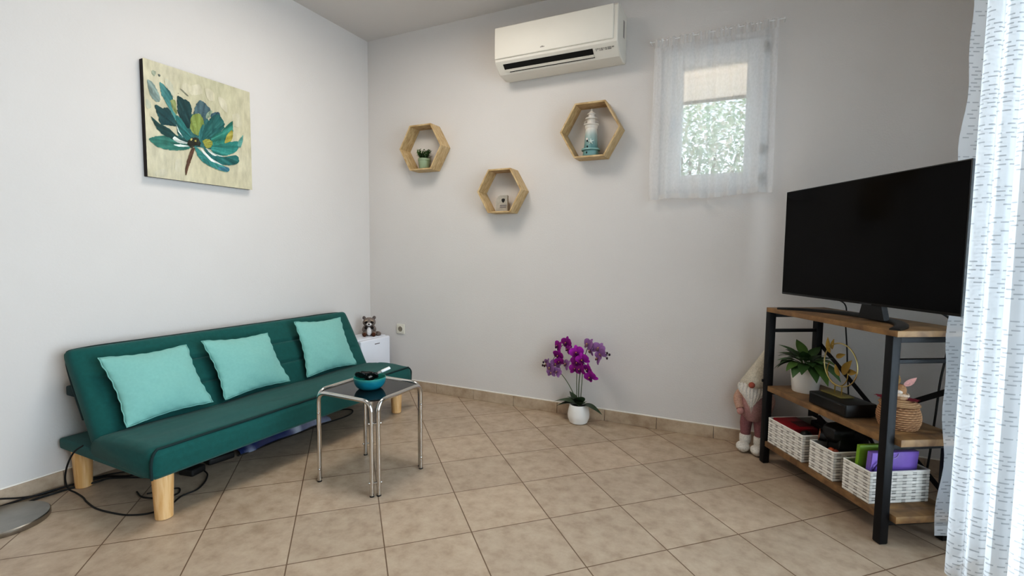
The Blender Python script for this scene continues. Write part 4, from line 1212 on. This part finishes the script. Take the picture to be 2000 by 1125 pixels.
def rabbit_basket():
    c = S(.632, .155, ZMID)
    t = thing('rabbit_basket', c, 'round wicker basket with a straw rabbit on its lid on the middle shelf', 'basket')
    lt, dk, rose = lin('#b99270'), lin('#5f4330'), lin('#8f3546')
    def weave(r, z, w):
        k = int(round(w / (2 * PI) * 22)); row = int(z * 1000 / 9)
        return r + .0022 * math.sin(w * 22 + (row % 2) * PI) + .0014 * math.sin(z * 2 * PI / .009)
    prof, cs = [(.0, .0)], [dk]
    n = 50
    for i in range(n + 1):
        k = i / n; z = .092 * k; r = .056 + .016 * math.sin(PI * min(1, k * .85 + .1))
        prof.append((r, z)); a = .5 + .5 * math.sin(z * 2 * PI / .009 - 1); cs.append(tuple(Vector(dk).lerp(Vector(lt), .25 + .75 * a)))
    b = MB(); b.lathe(prof, c, 110, col=cs, fn=lambda r, z, w: weave(r, z, w) if r > .01 else r); b.build('woven_body', m_vc, t)
    prof, cs = [], []
    for i in range(20):
        k = i / 19; r = .068 * math.cos(k * PI / 2) ** .6 + .0015 * math.sin(i * 2.2); prof.append((max(r, 0), .093 + .024 * k)); cs.append(tuple(Vector(lin('#d0b08c')).lerp(Vector(lin('#8a6a50')), .5 + .5 * math.sin(i * 1.6))))
    prof[-1] = (0, prof[-1][1])
    b = MB(); b.lathe(prof, c, 60, col=cs, fn=lambda r, z, w: r + .0012 * math.sin(w * 40)); b.build('lid', m_vc, t)
    hc = c + Vector((0, 0, .150)); fw = Vector((.0, -1, 0))
    tan = lin('#b08a6a')
    b = MB(); b.ell(c + Vector((0, 0, .122)), (.026, .024, .022), col=lin('#c9a98a')); b.build('rabbit_body', m_plush, t)
    b = MB(); b.ell(hc, (.021, .022, .023), col=tan, seg=20); hd = b.build('rabbit_head', m_plush, t)
    b = MB(); b.ell(hc + Vector((-.006, -.016, -.006)), (.012, .010, .009), col=lin('#e7dcd2')); b.build('muzzle', m_plush, hd)
    for s, d, cc in ((1, Vector((.75, -.1, .8)), '#d8a7a2'), (-1, Vector((-.1, .0, 1)), '#a48a66')):
        b = MB(); leafshape(b, hc + Vector((s * .010, 0, .016)), d, Vector((0, 1, .1)), .056, .024, lin(cc), n=8, droop=.05, fold=-.3); b.build('rabbit_ear', m_plush, hd, recalc=False)
    b = MB()
    for dx, dy in ((-.055, -.012), (-.048, -.025), (.038, -.018), (-.062, .01), (.045, .0)):
        q = c + Vector((dx, dy, .112))
        for i in range(6):
            w = i * PI / 3; leafshape(b, q, Vector((math.cos(w), math.sin(w), .5)), Vector((0, 0, 1)), .022, .015, rose, n=4, droop=.3)
    b.build('red_flowers', m_petal, t, recalc=False)
    b = MB(); b.tube([c + Vector((.026 * math.cos(w), .024 * math.sin(w), .131 + .002 * math.sin(3 * w))) for w in [2 * PI * i / 24 for i in range(24)]], .0055, 8, closed=True, col=lin('#e2cdb8')); b.build('collar', m_plush, t)
    b = MB(); b.ell(c + Vector((-.045, -.02, .138)), (.010, .010, .012), col=lin('#d9c9c0')); b.build('pompom', m_plush, t)
rabbit_basket()

# ------------------------------------------------------------------ on the bottom shelf: white woven baskets and what fills them
def wbasket(u0, u1, d0, d1, H, label):
    z0 = ZLOW
    t = thing('white_basket', S((u0 + u1) / 2, (d0 + d1) / 2, z0), label, 'basket', 'white woven baskets')
    w, dk = lin('#efece6'), lin('#4a4640')
    RH = .0125
    def side(b, A, B, out):
        A, B = Vector(A), Vector(B); L = (B - A).length; cols = max(3, round(L / .045)); out = Vector(out)
        nu, nv = int(cols * 12), int(H / RH * 8)
        def P(a, v):
            z = v * H; row = int(z / RH); ph = (row % 2) * PI
            strand = abs(math.sin(PI * z / RH)) ** .6
            wv = math.sin(a * cols * 2 * PI / 2 + ph)
            return A + (B - A) * a + Vector((0, 0, z)) + out * (.0028 * strand * (.55 + .45 * wv) - .001)
        def C(a, v):
            z = v * H; row = int(z / RH); ph = (row % 2) * PI
            strand = abs(math.sin(PI * z / RH)); wv = math.sin(a * cols * PI + ph)
            k = 1.0 if strand > .5 else .35 + 1.3 * strand
            if wv < -.80: k *= .30 + .5 * (strand > .8)
            k *= .93 + .1 * noise.noise(Vector((a * 30, row * 3.1, 1)))
            return tuple(Vector(dk).lerp(Vector(w), max(0, min(1, k))))
        b.grid(P, nu, nv, col=C)
    b = MB(TS_)
    side(b, (u0, d0, z0), (u1, d0, z0), (0, -1, 0)); side(b, (u1, d0, z0), (u1, d1, z0), (1, 0, 0))
    side(b, (u1, d1, z0), (u0, d1, z0), (0, 1, 0)); side(b, (u0, d1, z0), (u0, d0, z0), (-1, 0, 0))
    b.build('woven_wall', m_vc, t, recalc=False, angle=80)
    b = MB(TS_)
    e = .004
    for lo, hi in (((u0 + .0012, d0 + .0012, z0 + .001), (u1 - .0012, d0 + e, z0 + H - .004)), ((u0 + .0012, d1 - e, z0 + .001), (u1 - .0012, d1 - .0012, z0 + H - .004)), ((u0 + .0012, d0 + e, z0 + .001), (u0 + e, d1 - e, z0 + H - .004)), ((u1 - e, d0 + e, z0 + .001), (u1 - .0012, d1 - e, z0 + H - .004)), ((u0 + e, d0 + e, z0), (u1 - e, d1 - e, z0 + .004))): b.box(lo, hi)
    b.build('lining', M('basket_lining', '#b9b3a8', rough=.9), t, flat=True)
    b = MB(TS_)
    P = round_path([(u0 + .02, d0, z0 + H), (u1, d0, z0 + H), (u1, d1, z0 + H), (u0, d1, z0 + H), (u0, d0, z0 + H), (u0 + .02, d0, z0 + H)], .008, 4)
    b.tube(P[:-1], .0042, 8, closed=True, col=w); b.build('rim', m_vc, t)
HB = .128
wbasket(.030, .288, .012, .255, HB, 'white woven basket with the red box, at the gnome end of the bottom shelf')
wbasket(.336, .482, .012, .255, HB, 'white woven basket with the black camera bag, middle of the bottom shelf')
wbasket(.535, .672, .012, .270, HB, 'white woven basket with purple and green gift bags, at the curtain end of the shelf')

def fills():
    # red box
    X = TS_ @ Matrix.Translation((.125, .105, ZLOW + .010)) @ rotm('Y', 2)
    t = thing('red_box', S(.125, .105, ZLOW + .006), 'flat red box lying in the first white basket', 'box')
    b = MB(X); b.box((-.080, -.082, .0), (.080, .046, .124), .003, 2); b.build('box_body', M('red_card', '#8f0f1d', rough=.45), t)
    b = MB(X); b.box((-.02, -.03, .124), (.05, .04, .1252), .0004, 1); b.build('dark_print', M('dark_red_print', '#4a0a10', rough=.5), t)
    # clear plastic case and black device behind it
    X = TS_ @ Matrix.Translation((.20, .207, ZLOW + .115)) @ rotm('Y', 8)
    t = thing('black_device', S(.20, .205, ZLOW + .006), 'black device with a raised flap standing at the back of the first basket', 'device')
    b = MB(X); b.box((-.075, -.035, -.10), (.05, .032, .025), .004, 2); b.build('body', m_black, t)
    b = MB(X); b.prism([(-.045, -.03, .025), (.04, -.03, .025), (-.005, -.03, .055), (-.04, -.03, .065)], (0, .012, 0)); b.build('flap', m_black, t, flat=True)
    # black pouch at the near corner of basket one
    b = MB(); p = S(.246, .060, ZLOW + .085)
    b.ell(p, (.031, .034, .055), X=TS_.to_3x3().to_4x4(), seg=24, rings=16, fn=lambda q: q * (1 + .16 * noise.noise(q * 2 + Vector((1, 7, 2)))))
    tag(b.build('cloth_pouch', m_black, None, loc=S(.243, .060, ZLOW + .03)), 'soft black pouch at the corner of the first basket beside the red box', 'pouch')
    # camera bag with a round copper-rimmed lens
    t = thing('camera_bag', S(.405, .13, ZLOW + .006), 'black camera bag with a copper-rimmed round lens bulging out of the middle basket', 'bag')
    b = MB(TS_)
    def bag(q):
        p = Vector((abs(q.x) ** .55 * (1 if q.x > 0 else -1), abs(q.y) ** .55 * (1 if q.y > 0 else -1), abs(q.z) ** .7 * (1 if q.z > 0 else -1)))
        return p * (1 + .10 * noise.noise(q * 2.3 + Vector((3, 3, 3))))
    b.ell((.410, .140, ZLOW + .118), (.047, .083, .090), seg=36, rings=24, fn=bag)
    bd = b.build('bag_body', m_black, t)
    b = MB(TS_); b.ell((.400, .10, ZLOW + .185), (.048, .06, .040), seg=28, rings=18, fn=bag); b.build('top_flap', m_black, t)
    o = S(.357, .040, ZLOW + .163); dv = (UX * -.55 - VX * .75 + Vector((0, 0, .1))).normalized(); a_, b_ = frame_of(dv)
    X = Matrix(((a_.x, b_.x, dv.x, o.x), (a_.y, b_.y, dv.y, o.y), (a_.z, b_.z, dv.z, o.z), (0, 0, 0, 1)))
    b = MB(X); b.lathe([(0, -.03), (.026, -.03), (.0275, .0), (.025, .002), (.022, -.006), (0, -.007)], (0, 0, 0), 28); ln = b.build('lens', m_black, t)
    b = MB(X); b.tube([(.0262 * math.cos(w), .0262 * math.sin(w), .001) for w in [2 * PI * i / 30 for i in range(30)]], .0016, 8, closed=True); b.build('copper_rim', M('copper', '#b5714f', rough=.3, metal=1), ln)
    b = MB(TS_); b.tube(spline([(.43, .20, ZLOW + .20), (.48, .19, ZLOW + .17), (.515, .17, ZLOW + .155), (.50, .14, ZLOW + .14), (.455, .15, ZLOW + .155)], 6), .007, 8); b.build('strap', m_black, t)
    b = MB(TS_); b.ell((.438, .035, ZLOW + .124), (.014, .012, .010), col=lin('#b4572f')); b.ell((.452, .045, ZLOW + .122), (.013, .011, .009), col=lin('#8d3b22')); tag(b.build('copper_trinket', m_vcs, None, loc=S(.44, .04, ZLOW + .1)), 'small coppery trinket at the front of the middle basket', 'trinket')
    # dark wrapped item behind the two gift bags
    b = MB(TS_); b.ell((.553, .215, ZLOW + .09), (.011, .04, .072), seg=24, rings=16, fn=bag); tag(b.build('dark_bundle', m_black, None, loc=S(.575, .205, ZLOW + .02)), 'dark cloth bundle at the back of the basket with the gift bags', 'bundle')
    # gift bags standing lengthwise in basket three
    def gift(u, d0, d1, z1, th, h, label, rings):
        col = lin(h); t = thing('gift_bag', S(u, (d0 + d1) / 2, ZLOW + .006), label, 'gift bag')
        A = Matrix.Translation((u, (d0 + d1) / 2, ZLOW + .006)) @ rotm('Y', 4)
        L = (d1 - d0) / 2
        b = MB(TS_ @ A); b.box((0, -L, 0), (th, L, z1), .003, 2, col=col); bd = b.build('bag_body', m_vcs, t)
        if rings:
            # gusset fold and flap on the face that looks at the curtain
            b = MB(TS_ @ A); b.prism([(th + .0006, -L + .002, z1 - .001), (th + .0006, -L + .002, z1 - .060), (th + .0006, -L + .045, z1 - .025), (th + .0006, L * .1, z1 - .001)], (.0012, 0, 0), col=tuple(min(1, c * 1.25) for c in col)); b.build('flap', m_vcs, bd, flat=True)
            b = MB(TS_ @ A)
            for s in (-.022, .024):
                b.tube([(th + .002, -.030 + s * .9 + .019 * math.cos(w), z1 - .006 + .019 * math.sin(w)) for w in [PI + PI * i / 20 for i in range(21)]], .0014, 6, col=lin('#c9b9e6'))
            b.build('clear_fastener', m_vcs, bd)
            b = MB(TS_ @ A); b.tube(spline([(th + .003, -L + .012, z1 - .075), (th + .012, -L + .018, z1 - .045), (th + .014, -L + .045, z1 - .032), (th + .012, -L + .075, z1 - .045), (th + .003, -L + .085, z1 - .075)], 6), .003, 8, col=lin('#4a3277')); b.build('handle', m_vcs, bd)
        else:
            b = MB(TS_ @ A)
            for d in (-.02, .03): b.tube(spline([(th * .5, d, z1 - .004), (th * .6, d + .003, z1 + .018), (th * .9, d + .012, z1 + .024)], 6), .0025, 6, col=lin('#16160f'))
            b.build('handle', m_vcs, bd)
    gift(.618, .030, .238, .196, .022, '#8b6fc2', 'purple gift bag with a clear fastener in the last white basket', True)
    gift(.575, .020, .250, .207, .016, '#7fa52e', 'lime green gift bag behind the purple one', False)
fills()

# ------------------------------------------------------------------ gnome beside the stand
def gnome():
    c = Vector((.052, 3.018, 0))
    t = thing('gnome', c, 'plush gnome with cream hat and white beard standing between the wall and the stand', 'gnome')
    pk, pk2, cr, wh = lin('#b08c89'), lin('#93686a'), lin('#c9c1b2'), lin('#ddd8d0')
    fz = lambda k, s=3: (lambda q: q * (1 + k * noise.noise(q * s)))
    for s, dy in ((-1, -.012), (1, -.040)):
        x = c.x + s * .036
        b = MB(); b.ell((x - .010, c.y + dy - .03, .028), (.036, .048, .028), seg=22, rings=14, col=wh, fn=fz(.06)); bt = b.build('boot', m_plush, t)
        b = MB(); b.lathe([(.024, .035), (.030, .05), (.031, .085), (.027, .092), (0, .093)], (x, c.y + dy * .6, 0), 20, col=wh); b.build('cuff', m_plush, bt)
        b = MB(); b.tube([(x, c.y + dy * .6, .088), (x * .98 + .0, c.y + dy * .4, .15), (c.x + s * .024, c.y, .22)], [.025, .031, .038], 18, col=pk2); b.build('leg', m_plush, t)
    b = MB(); b.lathe([(0, .17), (.045, .175), (.066, .21), (.073, .26), (.070, .32), (.056, .37), (.03, .40), (0, .405)], c, 30, col=pk, fn=lambda r, z, w: r * (1 + .04 * noise.noise(Vector((math.cos(w) * 2, math.sin(w) * 2, z * 20))))); b.build('body', m_plush, t)
    for s in (-1, 1):
        b = MB(); b.tube(spline([(c.x + s * .052, c.y, .345), (c.x + s * .080, c.y - .02, .295), (c.x + s * .068, c.y - .05, .245)], 6), [.024 + .003 * math.sin(i * .4) for i in range(13)], 16, col=tuple(Vector(pk).lerp(Vector(lin('#c8a791')), .6)))
        ar = b.build('arm', m_plush, t)
        b = MB(); b.ell((c.x + s * .066, c.y - .055, .232), (.019, .02, .021), col=lin('#c69a95')); b.build('hand', m_plush, ar)
    # beard: tapered mass with strands
    b = MB()
    def beard(u, v):
        w = (u - .5) * 2; z = .392 - v * (.165 - .055 * abs(w) ** 1.5); hw = .072 * (1 - v ** 2.4 * .7) * (.75 + .5 * math.sin(PI * min(1, v + .25)) * .6)
        return Vector((c.x - .012 + w * hw, c.y - .058 - .022 * (1 - w * w) * math.sin(PI * (.15 + .75 * v)) - .003 * math.sin(w * 26 + 3 * v), z + .003 * math.sin(w * 31)))
    b.grid(beard, 60, 24, col=wh)
    b.grid(lambda u, v: beard(u, v) * 1 + Vector((0, .03 * (1 - (2 * u - 1) ** 2), 0)), 30, 12, col=wh); b.build('beard', m_plush, t, recalc=False, angle=80)
    b = MB(); b.ell((c.x - .016, c.y - .090, .392), (.0165, .0165, .0165), col=lin('#a75d4b')); b.build('nose', M('felt_nose', '#a55a49', rough=.9, var=.08, scale=80), t)
    hp = [(.072, .372), (.077, .380), (.076, .395), (.064, .42), (.052, .46), (.038, .51), (.025, .56), (.013, .605), (.004, .64), (0, .645)]
    lean = lambda z: max(0, (z - .38)) ** 1.15 * .38
    b = MB(); vs, fs = [], []; n = 28
    for r, z in hp:
        for k in range(n):
            w = 2 * PI * k / n; rr = r * (1 + .05 * noise.noise(Vector((math.cos(w) * 2, math.sin(w) * 2, z * 14))))
            vs.append(Vector((c.x + lean(z) + rr * math.cos(w), c.y - .004 + rr * math.sin(w), z)))
    for i in range(len(hp) - 1):
        for k in range(n):
            l = (k + 1) % n; fs.append([i * n + k, i * n + l, (i + 1) * n + l, (i + 1) * n + k])
    b.add(vs, fs, cr); b.build('hat', m_plush, t)
gnome()

# ------------------------------------------------------------------ floor lamp (only its foot is in view) and the cables on the floor
def floor_lamp():
    c = Vector((-2.635, .80, 0))
    t = thing('floor_lamp', c, 'brushed steel floor lamp with a round flat foot beside the skirting', 'lamp')
    b = MB(); b.lathe([(0, 0), (.138, 0), (.140, .003), (.140, .020), (.137, .0235), (.02, .027), (0, .027)], c, 56); b.build('foot_disc', m_steel, t)
    p = c + Vector((-.02, -.115, 0))
    q = p + Vector((.1, -.95, 0))
    b = MB(); b.tube(spline([p + Vector((0, 0, .022)), p + Vector((0, 0, .6)), p + Vector((0, -.06, 1.2)), p + Vector((.03, -.35, 1.68)), p + Vector((.08, -.75, 1.78)), q + Vector((0, 0, 1.66))], 10), .011, 14); b.build('pole', m_steel, t)
    b = MB(); b.lathe([(.15, 1.48), (.07, 1.64), (.02, 1.665), (.018, 1.663), (.068, 1.637), (.148, 1.48)], q, 36); b.build('lamp_shade', M('lamp_linen', '#e5ded2', rough=.9), t)
floor_lamp()
def cable(label, pts, r=.0035):
    b = MB(); P = spline([(x, y, max(z, r + .0003)) for x, y, z in pts], 8); b.tube(P, r, 8)
    tag(b.build('cable', m_rubber, None, loc=P[0]), label, 'cable')
cable('black cable rising along the left wall towards the lamp', [(-2.79, .62, .09), (-2.795, .80, .058), (-2.797, .90, .022), (-2.795, .97, .004), (-2.79, 1.03, .004), (-2.79, 1.09, .004), (-2.785, 1.17, .004), (-2.72, 1.27, .004), (-2.62, 1.36, .004)])
cable('black cable running along the skirting behind the lamp foot', [(-2.70, .58, .004), (-2.775, .72, .004), (-2.79, .83, .012), (-2.795, .90, .011), (-2.785, .97, .011), (-2.775, 1.04, .011), (-2.768, 1.14, .004), (-2.74, 1.20, .004), (-2.66, 1.25, .004), (-2.55, 1.38, .004)], .0045)
cable('thicker black cable ending beside the lamp foot', [(-2.755, .905, .004), (-2.763, .95, .004), (-2.757, 1.00, .004), (-2.75, 1.06, .004), (-2.70, 1.14, .012), (-2.69, 1.19, .011), (-2.60, 1.26, .004), (-2.50, 1.31, .004)], .0045)
cable('black cable drooping from the sofa bed end and looping across the tiles to its plug', [(-2.52, 1.022, .262), (-2.56, 1.010, .235), (-2.60, 1.005, .19), (-2.645, 1.008, .13), (-2.665, 1.012, .08), (-2.675, 1.025, .035), (-2.670, 1.05, .006), (-2.60, 1.045, .004), (-2.536, 1.032, .004), (-2.432, 1.023, .004), (-2.314, 1.040, .004), (-2.250, 1.062, .004), (-2.20, 1.105, .004), (-2.19, 1.17, .004), (-2.231, 1.245, .004), (-2.233, 1.316, .004), (-2.276, 1.379, .004), (-2.33, 1.425, .008), (-2.37, 1.435, .014)])
cable('small loop of black cable behind the front sofa leg', [(-2.39, 1.19, .004), (-2.34, 1.265, .004), (-2.315, 1.285, .004), (-2.276, 1.262, .004), (-2.256, 1.225, .011), (-2.282, 1.202, .004), (-2.37, 1.165, .004), (-2.45, 1.18, .004)], .0035)
def adapter(x0, x1, y0, y1, h, rot, label):
    c = Vector(((x0 + x1) / 2, (y0 + y1) / 2, 0)); X = Matrix.Translation(c) @ rotm('Z', rot)
    b = MB(X); a, d = (x1 - x0) / 2, (y1 - y0) / 2
    b.box((-a, -d, 0.0005), (a, d, h), .009, 3)
    b.box((-a * .9, d - .002, h * .35), (-a * .2, d + .018, h * .65), .005, 2)
    tag(b.build('power_adapter', m_rubber, None, loc=c), label, 'power adapter')
adapter(-2.47, -2.385, 1.372, 1.452, .036, 12, 'black power adapter under the sofa bed at the end of the looping cable')
adapter(-2.50, -2.42, 1.50, 1.63, .034, -8, 'long black power adapter under the sofa bed beside the blue bag')
# blue and silver plastic bag pushed under the sofa, with a dark cord along it
def bag():
    t = thing('plastic_bag', (-2.53, 1.95, 0), 'crumpled dark blue and silver plastic bag lying under the sofa bed', 'bag')
    b = MB()
    nb, sv, wt = lin('#23315e'), lin('#8c8fa2'), lin('#c3c9d6')
    def P(u, v):
        y = 1.655 + u * .62; w = (v - .5) * 2
        x = -2.53 + w * .12 + .01 * math.sin(u * 14)
        h = .10 * (max(0, 1 - w ** 4)) ** .5 * (.75 + .35 * noise.noise(Vector((u * 5, v * 3, 2)))) * max(0, math.sin(PI * min(1, max(0, u * .96 + .02)))) ** .35
        return Vector((x, y, .003 + max(0, h)))
    def C(u, v):
        k = noise.noise(Vector((u * 6, v * 4, 9)))
        base = Vector(nb) if u < .45 else Vector(nb).lerp(Vector(sv), min(1, (u - .45) * 3))
        return tuple(base.lerp(Vector(wt), max(0, min(.9, (k - .12) * 2.5))))
    b.grid(P, 70, 26, col=C); b.build('film', M('plastic_film', '#ffffff', rough=.25, spec=.6, var=.1, scale=30, attr=True), t, recalc=False, angle=80)
    b = MB(); b.tube(spline([(-2.412, 1.64, .004), (-2.405, 1.73, .004), (-2.408, 1.88, .004), (-2.40, 2.03, .004), (-2.39, 2.2, .004), (-2.37, 2.36, .004), (-2.385, 2.44, .004), (-2.43, 2.49, .004), (-2.48, 2.48, .004), (-2.53, 2.40, .004), (-2.53, 2.29, .02)], 8), .0042, 8); b.build('drawcord', m_rubber, t)
bag()

# ------------------------------------------------------------------ camera, light
f, pitch, roll, yaw = 953.0, math.radians(4.148), math.radians(0.591), math.radians(25.94)
cp, sp, cr_, sr = math.cos(pitch), math.sin(pitch), math.cos(roll), math.sin(roll)
fwd, up0, r0 = Vector((0, cp, -sp)), Vector((0, sp, cp)), Vector((1, 0, 0))
Rz = Matrix.Rotation(yaw, 3, 'Z')
Rv, Uv, Fv = Rz @ (r0 * cr_ + up0 * sr), Rz @ (up0 * cr_ - r0 * sr), Rz @ fwd
cam = bpy.data.cameras.new('camera'); cam.sensor_width = 36; cam.lens = f / 2000 * 36; cam.clip_start = .02
co = bpy.data.objects.new('camera', cam); COL.objects.link(co)
co.matrix_world = Matrix(((Rv.x, Uv.x, -Fv.x, 0), (Rv.y, Uv.y, -Fv.y, 0), (Rv.z, Uv.z, -Fv.z, 1.10), (0, 0, 0, 1)))
SC.camera = co

w = bpy.data.worlds.new('sky'); SC.world = w; w.use_nodes = True
nt = w.node_tree; nt.nodes.clear()
out = nt.nodes.new('ShaderNodeOutputWorld'); bg = nt.nodes.new('ShaderNodeBackground')
tc = nt.nodes.new('ShaderNodeTexCoord'); sx = nt.nodes.new('ShaderNodeSeparateXYZ'); cr = nt.nodes.new('ShaderNodeValToRGB')
nt.links.new(tc.outputs['Generated'], sx.inputs[0]); nt.links.new(sx.outputs['Z'], cr.inputs['Fac'])
e = cr.color_ramp.elements; e[0].position = 0.0; e[0].color = (.86, .90, .96, 1); e[1].position = .7; e[1].color = (.62, .77, 1.0, 1)
nt.links.new(cr.outputs['Color'], bg.inputs['Color']); bg.inputs['Strength'].default_value = 2.3
nt.links.new(bg.outputs[0], out.inputs[0])

def area(name, loc, rot, sx, sy, power, col, portal=False):
    l = bpy.data.lights.new(name, 'AREA'); l.shape = 'RECTANGLE'; l.size = sx; l.size_y = sy; l.energy = power; l.color = col
    if portal: l.cycles.is_portal = True
    o = bpy.data.objects.new(name, l); COL.objects.link(o); o.location = loc; o.rotation_euler = [math.radians(a) for a in rot]
    return o
# sky portals in the openings (they only guide sampling of the sky)
area('door_portal', (XR + .16, (DY0 + DY1) / 2, DZ1 / 2), (0, 90, 0), DZ1, DY1 - DY0, 1, (1, 1, 1), True)
area('window_portal', ((WX0 + WX1) / 2, YW + .21, (WZ0 + WZ1) / 2), (-90, 0, 0), WX1 - WX0, WZ1 - WZ0, 1, (1, 1, 1), True)
dl = area('door_daylight', (XR + .35, .82, 1.15), (0, 90, 0), 2.2, 2.6, 87, (.78, .885, 1.0)); dl.data.spread = math.radians(104)
sk = area('voile_fill_lamp', (-.23, 3.95, 2.95), (-40, 0, 0), 1.2, .5, 22, (1.0, .97, .93))  # added lamp, out of view, brightening voile, shutter and bush from outside
# added fill lamp behind the camera; assumed ceiling lamp; both out of frame
area('rear_fill_lamp', (-.9, YR + .05, 1.5), (90, 0, 0), 2.6, 2.0, 8, (1.0, .95, .88))  # added soft fill inside the closed rear wall, no window there
area('assumed_ceiling_lamp', (-1.6, 1.85, 2.70), (0, 0, 0), .7, .7, 22, (1.0, .91, .80))  # assumed from the shadows falling below the shelves

SC.cycles.transparent_max_bounces = 32
SC.cycles.max_bounces = 10
SC.cycles.diffuse_bounces = 6
SC.cycles.use_denoising = True
SC.view_settings.view_transform = 'Standard'
SC.view_settings.look = 'None'
SC.view_settings.exposure = -0.10
SC.view_settings.use_curve_mapping = True
cm = SC.view_settings.curve_mapping
for x, y in ((.06, .040), (.20, .178), (.50, .50), (.75, .755)): cm.curves[3].points.new(x, y)
cm.update()
